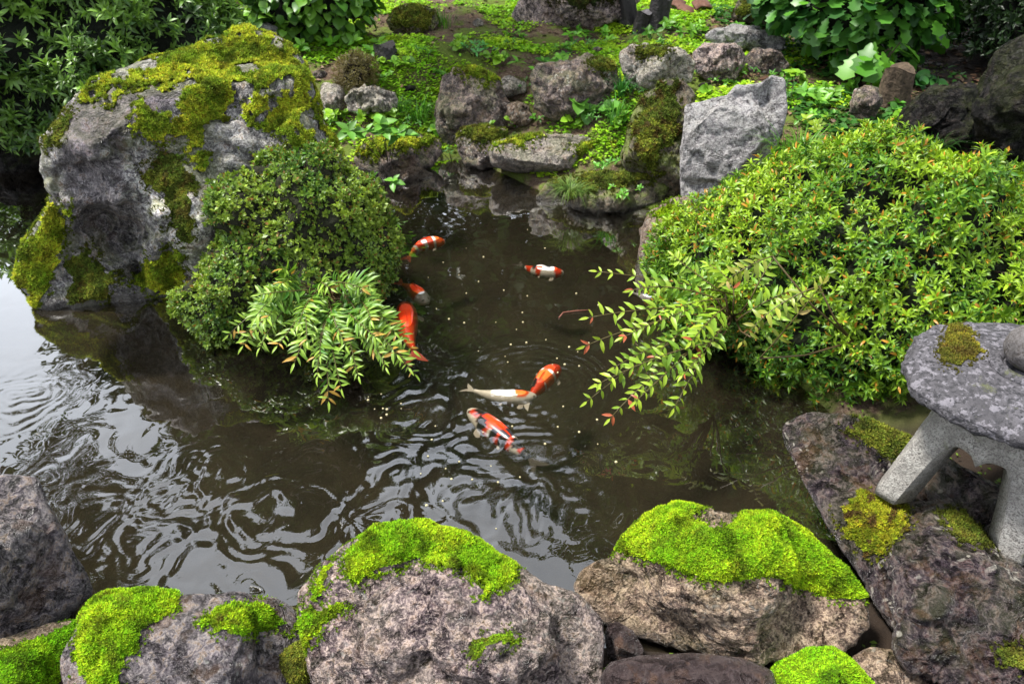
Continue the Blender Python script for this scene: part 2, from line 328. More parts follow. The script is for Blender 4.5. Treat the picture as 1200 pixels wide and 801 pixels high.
def sprigs(mb, P, AX, nl, L, cA, cB, rg, kind='small', tip=None, tipf=.3, a0=.5, a1=1.35, stem=.5, wid=1., var=.35, tone=None):
    """rosettes of leaves at P round axis AX"""
    n = len(P); s1 = norm(np.cross(AX, rg.normal(size=(n, 3)))); s2 = np.cross(AX, s1); tone = rg.random((n, 1)) if tone is None else tone
    for k in range(nl):
        f = k/max(1, nl-1); an = k*2.4+rg.uniform(-.3, .3, n); el = a1+(a0-a1)*f+rg.normal(size=n)*.15
        side = s1*np.cos(an)[:, None]+s2*np.sin(an)[:, None]
        X = AX*np.cos(el)[:, None]+side*np.sin(el)[:, None]; l = L*rg.uniform(.7, 1.25, n)*(1-.3*f)
        c = A(cA)+(A(cB)-A(cA))*np.clip(tone*.85+f*.3-.05+rg.normal(size=(n, 1))*.15, 0, 1)
        c = c*rg.uniform(1-var, 1+var, (n, 1))
        if tip is not None: m = (rg.random(n) < tipf*(f > .5)); c[m] = A(tip)*rg.uniform(.6, 1.3, (m.sum(), 1))
        leaves(mb, kind, P+AX*(stem*L*(f-1)), X, AX+rg.normal(size=(n, 3))*.2, l, c, wid)
def sample(B, n, rg, back=.5, minz=-1, cond=None):
    tri = B.V[B.F]; ar = np.linalg.norm(np.cross(tri[:, 1]-tri[:, 0], tri[:, 2]-tri[:, 0]), axis=1)
    s = B.S[B.F[:, 0], 2]; wt = ar*np.where(s > -.15, 1., back)*(B.N[B.F[:, 0], 2] > minz)
    if cond is not None: wt = wt*cond(tri[:, 0])
    i = rg.choice(len(tri), n, p=wt/wt.sum()); a, b = rg.random(n), rg.random(n); f = a+b > 1; a[f] = 1-a[f]; b[f] = 1-b[f]
    return tri[i, 0]+a[:, None]*(tri[i, 1]-tri[i, 0])+b[:, None]*(tri[i, 2]-tri[i, 0]), B.N[B.F[i, 0]]
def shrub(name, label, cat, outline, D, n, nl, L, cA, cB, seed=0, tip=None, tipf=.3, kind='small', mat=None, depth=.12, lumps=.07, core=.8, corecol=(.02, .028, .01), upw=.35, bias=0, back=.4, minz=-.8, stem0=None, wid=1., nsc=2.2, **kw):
    rg = np.random.default_rng(seed+100); B = blob(outline, D, lvl=5, rough=lumps, nsc=nsc, smooth_only=True, seed=seed, **kw)
    base = stem0 if stem0 is not None else A([B.c[0], B.c[1], float(ground(B.c[0], B.c[1])[0])])
    root = empty(name, base, label, cat); P, nn = sample(B, n, rg, back, minz)
    ax = norm(nn+A([0, 0, upw])+rg.normal(size=(n, 3))*.3); P = P-nn*(np.abs(rg.normal(size=n))*depth*.6-.3*L)[:, None]
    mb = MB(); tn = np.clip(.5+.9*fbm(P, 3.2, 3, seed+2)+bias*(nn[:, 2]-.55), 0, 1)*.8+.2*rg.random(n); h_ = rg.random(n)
    for q0, q1, nk, lk in ((0, .45, nl, .8), (.45, .85, max(4, nl-2), 1.05), (.85, 1.01, nl+2, 1.3)):     # short, ordinary and long shoots
        m = (h_ >= q0) & (h_ < q1); P2 = P[m]+(nn[m]*(L*.5 if q0 > .8 else 0)); sprigs(mb, P2, ax[m], nk, L*lk, cA, cB, rg, kind, tip, tipf, wid=wid, tone=tn[m][:, None])
    mb.build('foliage', mat or LEAF, root)
    if core:
        V = B.c+(B.V-B.c)*core; V = V+B.N*(fbm(V, 12, 3, seed)*.05)[:, None]; m2 = MB(); m2.add(V, B.F); m2.build('inner_shade_core', plain(name+'_inner', corecol, .95, 1, 40, .8), root)  # dark core blob, added to stand for the shade inside the bush
    m3 = MB()
    for k in range(14):
        q = P[rg.integers(len(P))]; mid = (base+q)/2+rg.normal(size=3)*.06; tube(m3, [base+rg.normal(size=3)*A([.05, .05, 0]), mid, q], .012, .004)
    m3.build('stem', TWIG, root); B.root = root; return B
def frond(mb, base, tip, sag, nl, L, cA, cB, rg, tipc=None, kind='lance', wid=1., taper=.6, flat=None, stemc=(.12, .1, .03)):
    """one pinnate leaf: rachis with paired leaflets"""
    base, tip = A(base, float), A(tip, float); t = np.linspace(0, 1, 12)[:, None]
    mid = (base+tip)/2+A([0, 0, sag])+rg.normal(size=3)*A([.035, .03, .012]); C = (1-t)**2*base+2*t*(1-t)*mid+t*t*tip; tube(mb, C, .004, .0015, 4, stemc)
    T = norm(np.gradient(C, axis=0)); s = np.linspace(.18, .97, nl); ci = s*11
    P = np.stack([np.interp(ci, range(12), C[:, k]) for k in range(3)], 1); D_ = norm(np.stack([np.interp(ci, range(12), T[:, k]) for k in range(3)], 1))
    up = A(flat) if flat is not None else A([0, 0, 1.]); up = norm(up+rg.normal(size=3)*.25)
    side = norm(np.cross(D_, up)); nrm = np.cross(side, D_)
    for sg in (-1, 1):
        X = D_*.55+side*sg*.9+nrm*(-.15)+rg.normal(size=(nl, 3))*.3; l = L*(rg.random(nl) > .07)*rg.uniform(.75, 1.1, nl)*(1-taper*np.abs(s-.45)**1.3*1.3)*rg.uniform(.8, 1.15, nl)
        c = A(cA)+(A(cB)-A(cA))*np.clip(s[:, None]*.8+rg.normal(size=(nl, 1))*.2, 0, 1)
        if tipc is not None: m = rg.random(nl) < .01+.25*(s > .9); c[m] = A(tipc)
        leaves(mb, kind, P, X, nrm+rg.normal(size=(nl, 3))*.2, l, c*rg.uniform(.75, 1.25, (nl, 1)), wid)
    leaves(mb, kind, C[-1:], D_[-1:], nrm[-1:], A([L*.6]), A([cB]), wid)
def blades(mb, P0, n, L, spread, rg, col, w=.004, droop=.6, r=.04, lean=(0, 0, 0)):
    for k in range(n):
        a = rg.uniform(0, 6.28); o = A([math.cos(a), math.sin(a), 0]); l = L*rg.uniform(.6, 1.15); sp = spread*rg.uniform(.3, 1.1)
        b = P0+o*r*rg.random(); t = np.linspace(0, 1, 5); C = b+np.outer(t, A([0, 0, l])+A(lean)*l)+np.outer(t**1.6, o*l*sp)-np.outer(t**2.5, A([0, 0, l*droop*rg.uniform(.5, 1.3)]))
        s = np.cross(o, A([0, 0, 1])); wd = w*(1-t**1.5*.95); V = np.concatenate([C+s*wd[:, None], C-s*wd[:, None]])
        mb.add(V, A([(i, i+1, 6+i, 5+i) for i in range(4)]), A(col)*rg.uniform(.6, 1.4)*rg.uniform(.85, 1.15, 3))
# ------------------------------------------------------------------ exposure and the tall trees beyond the frame
EXPO = 1.66
TREES = [('tall broadleaf tree far beyond the lawn, straight ahead of the pond', 0.8, 17, 12., 5.6, 42000, 1, (.02, .05, .012), (.05, .11, .02), .2, .1), ('tall broadleaf tree beyond the shaded bank at the right', 9., 13.5, 16, 5.8, 22000, 2), ('tall high crowned tree beyond the dark hedge at the left', -13., 12., 16, 3.4, 15000, 3, (.02, .05, .012), (.05, .11, .02), .2, .62), ('bushy tree far behind the round leaved shrub', -5.8, 15.5, 12.7, 4.3, 30000, 4, (.02, .05, .012), (.05, .11, .02), .2, .15), ('tree leaning over the right bank behind the rock pillar', 4.7, 7.4, 8, 3.2, 17000, 5, (.02, .05, .012), (.05, .11, .02), .16, .5)]
# =================================================================== SETTING
def axis(lo, hi, step, far_lo, far_hi):
    a = list(np.arange(lo, hi+1e-6, step)); s = step; x = hi
    while x < far_hi: s *= 1.25; x += s; a.append(x)
    s = step; x = lo; b = []
    while x > far_lo: s *= 1.25; x -= s; b.append(x)
    return A(b[::-1]+a)
def sheet(xs, ys, zf):
    X, Y = np.meshgrid(xs, ys); z = zf(X.ravel(), Y.ravel()); V = np.stack([X.ravel(), Y.ravel(), z], 1); nx = len(xs)
    i, j = np.meshgrid(np.arange(len(ys)-1), np.arange(nx-1), indexing='ij'); k = i*nx+j
    return V, np.stack([k, k+1, k+nx+1, k+nx], -1).reshape(-1, 4)
def ground_mat():
    s = N('soil_and_silt'); g = s.n('NewGeometry').outputs['Position']
    a = s.noise(g, 2.2, 8, .7); b = s.noise(g, 14, 8, .75); c = s.noise(g, 70, 5, .7)
    z = s.n('SeparateXYZ', {0: g}).outputs[2]
    soil = s.ramp(b, (.3, (.035, .022, .014)), (.5, (.11, .07, .045)), (.68, (.2, .14, .095)))
    soil = s.mix(s.ramp(c, (.58, 0.), (.66, 1.)), soil, (.3, .24, .18)); soil = s.mix(s.ramp(c, (.34, 1.), (.42, 0.)), soil, (.03, .02, .013))
    moss = s.mix(b, (.06, .09, .012), (.15, .22, .02))
    soil = s.mix(s.ramp(s.math('ADD', a, s.math('MULTIPLY', b, .25)), (.6, 0.), (.68, .9)), soil, moss)
    x = s.n('SeparateXYZ', {0: g}).outputs[0]
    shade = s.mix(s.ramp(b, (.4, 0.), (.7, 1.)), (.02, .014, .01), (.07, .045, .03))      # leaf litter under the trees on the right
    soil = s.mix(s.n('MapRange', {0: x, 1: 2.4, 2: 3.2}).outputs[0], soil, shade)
    yy = s.n('SeparateXYZ', {0: g}).outputs[1]; soil = s.mix(s.n('MapRange', {0: yy, 1: 2.9, 2: 2.4}).outputs[0], soil, s.mix(b, (.012, .008, .006), (.05, .032, .02)))      # damp earth on the near side, blackened to shade the gaps between rocks
    silt = s.mix(s.ramp(a, (.35, 0.), (.65, 1.)), (.013, .011, .0065), (.042, .035, .021)); silt = s.mix(s.ramp(c, (.6, 0.), (.7, .7)), silt, (.1, .08, .045))
    col = s.mix(s.n('MapRange', {0: z, 1: -.06, 2: .02}).outputs[0], silt, soil)
    p = s.n('BsdfPrincipled', {'Base Color': col, 'Roughness': .85, 'Specular IOR Level': .25, 'Normal': s.bump(s.math('ADD', b, s.math('MULTIPLY', c, .4)), .9, .04)})
    return s.done(p.outputs[0])
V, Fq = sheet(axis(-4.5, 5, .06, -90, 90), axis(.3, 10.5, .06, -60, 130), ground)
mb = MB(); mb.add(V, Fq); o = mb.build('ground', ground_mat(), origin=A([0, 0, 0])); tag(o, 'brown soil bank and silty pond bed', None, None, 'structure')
# ---- water
def W(px, py): return at_z(px, py, 0)[:2]
RINGS = []      # centre px, radius m, width, wavelength, amplitude
for (px, py, r, w, lam, a) in [(622, 455, .36, .07, .055, .0011), (622, 455, .22, .12, .05, .0008), (655, 440, .1, .12, .045, .0010), (570, 490, .16, .14, .055, .0011), (600, 530, .2, .12, .06, .001), (500, 490, .12, .2, .07, .0013), (470, 440, .15, .2, .07, .001),
        (480, 345, .12, .1, .05, .0009), (635, 320, .12, .08, .05, .0005), (195, 580, .08, .12, .05, .0014), (210, 550, .05, .1, .045, .0012), (120, 600, .12, .14, .06, .0009), (300, 620, .15, .2, .07, .0013), (350, 600, .2, .2, .06, .0008), (170, 640, .1, .14, .05, .001),
        (30, 470, .12, .12, .05, .0011), (85, 455, .08, .08, .04, .0008), (620, 600, .06, .12, .045, .0012), (680, 560, .1, .15, .05, .0009), (560, 590, .12, .12, .05, .0007), (745, 500, .08, .1, .045, .0012), (760, 540, .1, .1, .05, .0008), (460, 600, .1, .15, .06, .001), (700, 470, .05, .1, .05, .0007), (250, 560, .1, .15, .06, .001), (60, 560, .1, .15, .07, .0007), (720, 255, .1, .1, .05, .0007)]:
    RINGS.append((*W(px, py), r, w, lam, a))
def waves(x, y):
    p = np.stack([x, y, x*0], 1); wx = x+fbm(p, 3., 3, 21)*.12; wy = y+fbm(p, 3., 3, 22)*.12
    h = np.zeros_like(x)
    for k, (cx, cy, r, w, lam, a) in enumerate(RINGS):
        q_ = .3 if k < 3 else 1.; d = np.hypot(x+(wx-x)*q_-cx, y+(wy-y)*q_-cy)*(1+.0*k); a = a*(1.45 if k < 2 else .8); m = np.exp(-((d-r)/w)**2); h += a*m*np.cos(2*math.pi*d/lam+k)
    px, py = proj(np.stack([x, y, x*0], 1))
    act = np.zeros_like(x)+.05
    for (qx, qy, rx, ry, s) in [(280, 620, 150, 75, .95), (560, 480, 100, 70, 1.2), (40, 450, 80, 40, .2), (640, 590, 130, 60, .55), (480, 590, 120, 60, .5), (90, 560, 110, 60, .2), (745, 510, 55, 45, .8), (570, 240, 130, 60, .12)]:
        act += s*np.exp(-((px-qx)/rx)**2-((py-qy)/ry)**2)
    q = np.stack([wx, wy*1., x*0], 1)
    n = fbm(q, 5.5, 2, 31, gain=.45)*.0030+perlin(q*11+3)*.0016+perlin(q*21+9)*.0004+perlin(q*37+2)*.00012
    return h+n*act*1.75
V, Fq = sheet(axis(-3.3, 2.3, .0115, -9, 6), axis(1.1, 6.6, .0115, -2, 8), lambda x, y: waves(x, y))
def water_mat():
    s = N('pond_water'); g = s.n('NewGeometry').outputs['Position']
    f = s.n('Fresnel', {'IOR': 1.33}).outputs[0]
    gl = s.n('BsdfGlossy', {'Color': (1, 1, 1), 'Roughness': .015})
    murk = s.mix(s.noise(g, 1.7, 5, .65), (.010, .0088, .006), (.022, .019, .0125))
    tr = s.n('BsdfTransparent', {'Color': (.93, .88, .78)}); df = s.n('BsdfDiffuse', {'Color': murk})
    body = s.n('MixShader', {0: .24, 1: tr.outputs[0], 2: df.outputs[0]}).outputs[0]
    fa = s.math('MULTIPLY', f, 6., True)
    return s.done(s.n('MixShader', {0: fa, 1: body, 2: gl.outputs[0]}).outputs[0])
mb = MB(); mb.add(V, Fq); o = mb.build('water', water_mat(), origin=A([0, 0, 0])); tag(o, 'murky brown pond water with ripples', None, None, 'structure')
# =================================================================== STONES
YG = ((.15, .24, .015), (.38, .45, .03)); BRT = ((.17, .36, .008), (.3, .46, .012)); OLV = ((.08, .12, .015), (.18, .22, .025))
big = stone('boulder', 'huge mossy grey and purple boulder standing in the pond', 'boulder',
    [(15, 325), (28, 290), (52, 255), (62, 240), (54, 200), (56, 165), (72, 132), (92, 100), (125, 82), (165, 70), (205, 62), (245, 47), (285, 30), (325, 46), (352, 70), (368, 110), (380, 150), (405, 190), (430, 225), (440, 280), (425, 340), (380, 385), (300, 412), (240, 405), (190, 385), (150, 368), (100, 362), (45, 358)],
    .8, R_BIG, Y=4.25, lvl=7, rough=.07, nsc=2., fac=.03, e=.8, seed=2, facet=12, paint=[([(150, 195), (200, 190), (235, 260), (245, 330), (215, 335), (185, 265)], (2.1, 2.1, 2.1)), ([(70, 130), (110, 100), (215, 105), (200, 150), (120, 175), (75, 180)], (.6, .53, .62)), ([(60, 170), (140, 190), (150, 300), (80, 300)], (.7, .66, .7))],
    dents=((150, 278, 26, .5), (112, 262, 22, .3), (168, 318, 20, .3), (232, 260, 26, -.16), (190, 250, 12, -.1), (110, 165, 30, -.1), (90, 215, 20, .1), (195, 300, 10, .12), (270, 120, 25, .1), (330, 130, 18, .12), (250, 180, 14, .1), (60, 300, 30, -.05), (120, 320, 26, -.1), (300, 60, 40, .1), (205, 330, 20, .15)),
    cuts=(((-.1, -.35, .93), .56, .5), ((-.2, -.9, .3), .62, .5)),
    moss=[dict(polys=[[(92, 112), (130, 76), (200, 58), (262, 36), (290, 20), (345, 55), (375, 110), (395, 190), (330, 170), (262, 172), (235, 205), (210, 170), (165, 160), (145, 148), (180, 110), (150, 100), (110, 118)]], t=.028, cols=YG, brown=.05, dens=26000, size=.014, wob=22, seed=1, edge=8, holes=.24),
          dict(polys=[[(10, 330), (28, 285), (60, 236), (80, 250), (72, 290), (60, 330), (40, 362)], [(155, 330), (185, 290), (215, 300), (210, 345), (165, 350)]], t=.03, cols=YG, brown=.06, dens=24000, size=.013, wob=9, seed=2),
          dict(polys=[[(165, 190), (205, 180), (235, 215), (220, 290), (195, 260), (170, 215)], [(70, 300), (100, 290), (140, 330), (120, 355), (80, 350)], [(50, 170), (62, 140), (75, 130), (80, 142), (64, 168)]], t=.015, cols=OLV, brown=.15, dens=22000, size=.012, wob=14, seed=3)])
# near bank
stone('rock', 'dark grey lichen spotted rock at the lower left edge of the pond', 'rock', [(-90, 600), (-30, 562), (20, 556), (42, 562), (58, 600), (80, 640), (98, 672), (106, 695), (60, 735), (10, 760), (-60, 790), (-130, 700)], .3, R_SHEEN, z=.2, lvl=6, rough=.03, seed=11, fac=.02, cuts=(((-.15, -.2, .96), .17, .7), ((.75, -.62, .2), .3, .6)))
stone('rock', 'flat grey rock with a bright moss cushion on its left half', 'rock', [(72, 770), (88, 725), (115, 700), (160, 692), (215, 700), (280, 696), (325, 702), (350, 722), (352, 780), (330, 850), (200, 880), (90, 850)], .26, R_SHEEN, z=.17, lvl=6, rough=.025, seed=12, fac=.02, cuts=(((0, -.1, 1), .13, .75),),
    moss=[dict(polys=[[(85, 790), (88, 718), (110, 696), (160, 684), (208, 694), (206, 718), (170, 742), (150, 770), (140, 810), (118, 830)]], t=.03, cols=BRT, dens=60000, size=.008, wob=7, seed=4, scatter=1.2), dict(polys=[[(238, 730), (258, 704), (300, 706), (330, 712), (345, 735), (320, 738), (285, 748), (268, 738)]], t=.016, cols=BRT, brown=.14, dens=60000, size=.008, wob=9, seed=5)])
stone('rock', 'low stone blanketed in bright green moss beside the flat grey rock', 'rock', [(-80, 800), (-40, 760), (20, 742), (60, 728), (90, 726), (96, 760), (80, 830), (0, 880), (-90, 870)], .2, R_TAN, z=.06, lvl=6, rough=.015, seed=13,
    moss=[dict(polys=[[(-100, 810), (-40, 776), (10, 760), (60, 738), (88, 728), (90, 780), (70, 900), (-100, 900)]], t=.02, cols=((.16, .4, .008), (.24, .46, .01)), brown=.03, dens=60000, size=.006, wob=4, seed=6)])
stone('rock', 'large pink and grey rock capped with a long bright moss cushion', 'rock', [(352, 700), (375, 665), (405, 640), (440, 624), (490, 616), (545, 630), (600, 662), (640, 685), (680, 700), (704, 728), (706, 770), (690, 850), (560, 890), (420, 860), (365, 790)], .36, R_PURPLE, z=.17, lvl=7, rough=.03, seed=14, fac=.03, nsc=4, cuts=(((.05, -.55, .83), .24, .6),),
    moss=[dict(polys=[[(400, 670), (405, 640), (440, 615), (495, 606), (550, 622), (605, 660), (608, 676), (585, 690), (562, 708), (565, 688), (540, 668), (485, 660), (455, 668), (420, 684)]], t=.035, cols=BRT, brown=.07, dens=60000, size=.008, wob=5, seed=7, scatter=1.3),
          dict(polys=[[(352, 718), (372, 672), (392, 655), (384, 690), (372, 712), (400, 704), (406, 712), (372, 742), (360, 760), (350, 745)]], t=.015, cols=BRT, brown=.1, dens=60000, size=.007, wob=5, seed=8), dict(polys=[[(546, 770), (556, 748), (570, 745), (600, 738), (614, 752), (600, 760), (570, 756), (556, 774)]], t=.008, cols=((.1, .2, .01), (.16, .28, .01)), dens=50000, size=.006, wob=4, seed=9)])
stone('rock', 'long tan rock with the widest bright moss blanket over its back', 'rock', [(674, 690), (682, 672), (720, 650), (760, 612), (800, 596), (850, 602), (900, 604), (940, 625), (985, 665), (1012, 700), (1016, 730), (985, 762), (940, 775), (880, 772), (800, 762), (740, 742), (700, 722)], .3, R_TAN, z=.17, lvl=7, rough=.028, seed=15, fac=.03, nsc=4, cuts=(((0, -.5, .86), .16, .55),),
    moss=[dict(polys=[[(712, 640), (716, 612), (750, 592), (800, 584), (828, 592), (815, 604), (835, 618), (862, 612), (870, 598), (920, 600), (950, 622), (990, 660), (1018, 700), (985, 704), (950, 690), (910, 682), (880, 678), (842, 684), (800, 670), (760, 656), (722, 648)]], t=.04, cols=BRT, brown=.07, dens=60000, size=.008, wob=5, seed=10, scatter=1.3)])
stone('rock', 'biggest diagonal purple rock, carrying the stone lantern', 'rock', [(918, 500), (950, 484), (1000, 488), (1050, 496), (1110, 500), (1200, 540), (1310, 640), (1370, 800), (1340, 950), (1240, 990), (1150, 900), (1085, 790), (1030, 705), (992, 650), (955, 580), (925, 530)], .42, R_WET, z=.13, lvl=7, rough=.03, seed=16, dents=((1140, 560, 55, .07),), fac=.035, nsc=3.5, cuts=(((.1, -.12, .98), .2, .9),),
    moss=[dict(polys=[[(978, 590), (1000, 578), (1040, 580), (1066, 598), (1062, 625), (1035, 650), (1010, 655), (990, 625)]], t=.02, cols=((.15, .2, .01), (.28, .3, .015)), brown=.35, dens=50000, size=.009, wob=8, seed=11),
          dict(polys=[[(985, 500), (1010, 488), (1060, 490), (1070, 510), (1062, 540), (1030, 530)], [(1100, 600), (1130, 595), (1160, 640), (1120, 632)], [(1165, 760), (1200, 750), (1210, 790), (1180, 780)]], t=.016, cols=OLV, brown=.1, dens=50000, size=.009, wob=4, seed=12)])
stone('pebble', 'large smooth dark brown cobble at the bottom edge', 'cobble', [(704, 790), (715, 775), (750, 767), (810, 764), (870, 770), (905, 785), (912, 805), (880, 850), (760, 860), (708, 830)], .12, R_BROWN, z=.13, lvl=6, rough=.004, seed=17, smooth_only=True)
stone('pebble', 'small oval dark cobble wedged between the pink and tan rocks', 'cobble', [(708, 745), (712, 730), (724, 727), (742, 738), (755, 760), (754, 774), (730, 778), (712, 768)], .08, R_BROWN, z=.08, lvl=5, rough=.004, seed=18)
stone('rock', 'small tan rock beside the glowing green moss at the bottom', 'rock', [(998, 768), (1020, 756), (1050, 760), (1075, 780), (1095, 810), (1080, 850), (1020, 840), (1000, 800)], .12, R_TAN, z=.1, lvl=5, rough=.012, seed=19)
stone('rock', 'stone hidden under smooth bright moss at the bottom edge', 'rock', [(895, 800), (910, 780), (945, 762), (975, 758), (1000, 775), (1020, 798), (1040, 820), (1030, 870), (930, 870), (890, 840)], .15, R_TAN, z=.1, lvl=6, rough=.012, seed=20,
    moss=[dict(polys=[[(885, 810), (908, 776), (945, 756), (978, 753), (1004, 772), (1024, 796), (1050, 830), (1020, 880), (900, 880)]], t=.02, cols=((.16, .4, .008), (.24, .46, .01)), brown=.04, dens=60000, size=.006, wob=3, seed=13)])
stone('rock', 'small rubble stone with dark moss between the flat grey and pink rocks', 'rock', [(328, 730), (340, 708), (352, 712), (362, 740), (380, 780), (385, 840), (340, 850), (326, 790)], .12, R_MOSSY, z=.05, lvl=5, rough=.02, seed=21, moss=[dict(polys=[[(328, 725), (345, 705), (360, 735), (380, 775), (395, 830), (330, 830)]], t=.014, cols=OLV, brown=.1, dens=40000, size=.007, wob=8, seed=14)])
# far bank, standing and lying stones
G = 'stones set along the far bank'
def bank(label, outline, D, mat, foot, name='rock', **kw):
    kw.setdefault('lvl', 6); kw.setdefault('rough', .03); kw.setdefault('fac', .03); kw.setdefault('nsc', 4)
    return stone(name, label, 'rock', outline, D, mat, group=G, foot=foot, **kw)
ms = lambda poly, seed, cols=YG, t=.03, **k: dict(polys=[poly], t=t, cols=cols, dens=12000, size=.016, wob=k.pop('wob', 6), seed=seed, edge=6, **k)
bank('standing pale grey stone with a peak at its right', [(797, 200), (800, 160), (803, 124), (830, 118), (852, 112), (862, 100), (895, 98), (904, 88), (920, 92), (923, 125), (915, 160), (900, 190), (880, 205), (862, 222), (830, 232), (800, 235)], .2, R_GREY, (835, 234), seed=31, fac=.02, rough=.02, e=.9, facet=9, cuts=(((-.3, -.93, .2), .09, .9),))
bank('flat topped slab with moss patches, overhanging the dark water', [(573, 178), (580, 165), (610, 158), (650, 154), (700, 152), (728, 158), (732, 180), (725, 198), (690, 202), (640, 206), (600, 202), (576, 194)], .34, R_SLAB, (650, 212), seed=32, e=.85, rough=.02, fac=.0, facet=4, dents=((620, 207, 34, .13), (665, 207, 34, .16), (705, 202, 26, .12)), cuts=(((0, -.12, 1), .07, .9),), moss=[ms([(578, 170), (610, 156), (640, 152), (625, 166), (600, 172)], 32), ms([(668, 176), (700, 162), (728, 166), (728, 186), (700, 190), (676, 186)], 33)])
bank('small block under a green moss cap left of the slab', [(536, 165), (542, 152), (565, 148), (590, 152), (596, 165), (590, 190), (570, 200), (545, 194)], .2, R_BACK, (560, 196), seed=33, moss=[ms([(536, 160), (545, 148), (565, 146), (598, 152), (592, 164), (560, 168)], 34, OLV)])
bank('low mossy shore rock holding a grass tuft, in front of the slab', [(628, 232), (640, 215), (670, 204), (720, 200), (770, 203), (785, 215), (778, 235), (740, 244), (700, 252), (650, 252)], .3, R_MOSSY, (700, 246), seed=34, cuts=(((0, -.1, 1), .1, .6),), moss=[ms([(650, 214), (680, 204), (730, 199), (775, 202), (770, 214), (720, 222), (670, 228)], 35, OLV)])
bank('brown mossy boulder leaning behind the standing grey stone', [(728, 190), (735, 150), (755, 110), (778, 95), (800, 94), (815, 110), (812, 180), (806, 225), (775, 232), (745, 215)], .35, R_MOSSY, (770, 228), seed=35, moss=[ms([(742, 150), (760, 108), (790, 96), (800, 120), (790, 170), (770, 200), (745, 190)], 36, OLV, t=.02, brown=.2, wob=14)])
bank('rusty wet rock rising from the water below the standing stone', [(748, 300), (752, 270), (765, 248), (790, 232), (815, 230), (830, 245), (828, 290), (810, 325), (770, 330), (752, 318)], .25, R_RUST, (780, 316), seed=36, moss=[ms([(766, 250), (784, 238), (804, 242), (798, 256), (776, 260)], 37, BRT, t=.02, wob=1, scatter=3.)])
bank('upright dark rock with a tan flank and mossy top', [(512, 150), (518, 110), (520, 90), (532, 80), (556, 82), (580, 92), (590, 112), (600, 130), (592, 155), (560, 165), (530, 180)], .25, R_BACK, (550, 172), seed=37, fac=.06, moss=[ms([(530, 84), (548, 74), (578, 80), (592, 94), (570, 98), (548, 90)], 38)])
bank('small pale capstone balanced beside the upright dark rock', [(578, 104), (584, 95), (600, 92), (616, 98), (616, 108), (600, 112), (584, 110)], .1, R_PALE, (598, 125), seed=38, lvl=5, rough=.012)
bank('square reddish rock with a pale lichen corner', [(622, 90), (630, 76), (660, 68), (700, 66), (718, 74), (726, 100), (722, 130), (690, 140), (650, 140), (628, 125)], .25, R_BACK, (675, 142), seed=39, fac=.05, cuts=(((0, -.1, 1), .17, .6),), moss=[ms([(690, 74), (706, 66), (722, 74), (718, 84), (700, 82)], 39, OLV)])
bank('pale yellow and white pitted rock near the charred logs', [(728, 62), (738, 55), (765, 58), (800, 62), (815, 74), (808, 95), (785, 100), (762, 108), (742, 105), (732, 85)], .18, R_PALE, (760, 112), seed=40, fac=.05, moss=[ms([(745, 60), (762, 52), (785, 56), (775, 64), (755, 66)], 40, OLV)])
bank('purple grey cube shaped rock in the middle of the bank', [(813, 62), (822, 54), (848, 51), (866, 56), (870, 72), (862, 92), (835, 97), (816, 84)], .16, R_PURPLE, (840, 98), seed=41, e=.6)
bank('flat grey slab resting above the cube shaped rock', [(826, 44), (836, 34), (860, 30), (900, 36), (922, 46), (918, 58), (880, 60), (845, 56)], .2, R_GREY, (870, 66), seed=42, cuts=(((0, 0, 1), .06, .7),))
bank('dark low rock in the shade under the flat grey slab', [(872, 66), (885, 58), (915, 62), (926, 76), (915, 86), (880, 86)], .12, R_BACK, (895, 88), seed=43, lvl=5)
bank('big purple boulder cut by the top edge, dark moss hanging over it', [(598, 20), (606, 5), (630, -25), (680, -45), (740, -30), (752, 0), (730, 22), (690, 34), (650, 36), (615, 32)], .5, R_PURPLE, (650, 36), seed=44, moss=[ms([(640, -10), (690, -20), (745, -10), (730, 4), (700, 2), (680, 16), (665, 2), (650, 4)], 44, ((.03, .045, .01), (.05, .07, .012)), wob=9)])
bank('round stone wrapped in moss on the lawn', [(453, 25), (462, 12), (485, 6), (508, 12), (514, 26), (505, 38), (475, 40), (458, 36)], .22, R_MOSSY, (485, 40), seed=45, moss=[ms([(452, 24), (466, 10), (490, 6), (512, 16), (500, 34), (470, 34)], 45, OLV, brown=.15)])
bank('whitish lichen covered stone behind the huge boulder', [(374, 118), (380, 102), (392, 98), (402, 106), (404, 125), (395, 134), (380, 132)], .15, R_PALE, (390, 136), seed=46, lvl=5)
bank('row stone with white knobs under the dry twiggy shrub', [(404, 115), (415, 105), (440, 103), (462, 108), (468, 122), (460, 134), (430, 136), (408, 130)], .15, R_PALE, (435, 138), seed=47, lvl=5, rough=.05, nsc=8)
bank('mossy shore rock with a grey face, left of the inlet', [(415, 185), (425, 168), (450, 160), (490, 158), (515, 164), (517, 178), (505, 195), (478, 205), (440, 205), (420, 198)], .28, R_BACK, (470, 206), seed=48, moss=[ms([(415, 180), (440, 160), (480, 155), (515, 162), (500, 172), (460, 176), (430, 190)], 48, YG)])
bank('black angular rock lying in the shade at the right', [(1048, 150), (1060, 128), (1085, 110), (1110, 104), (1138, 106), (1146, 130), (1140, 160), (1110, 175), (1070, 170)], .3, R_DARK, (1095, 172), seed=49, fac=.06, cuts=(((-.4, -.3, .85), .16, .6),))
bank('little pale stone standing beside the old stump', [(1000, 130), (1004, 108), (1014, 100), (1026, 104), (1030, 125), (1024, 140), (1006, 142)], .12, R_BACK, (1014, 142), seed=50, lvl=5)
bank('tall dark rough rock pillar at the right edge', [(1146, 175), (1150, 130), (1160, 90), (1172, 60), (1200, 45), (1260, 40), (1280, 120), (1260, 210), (1190, 240), (1150, 215)], .4, R_DARK, (1180, 235), seed=51, fac=.06)
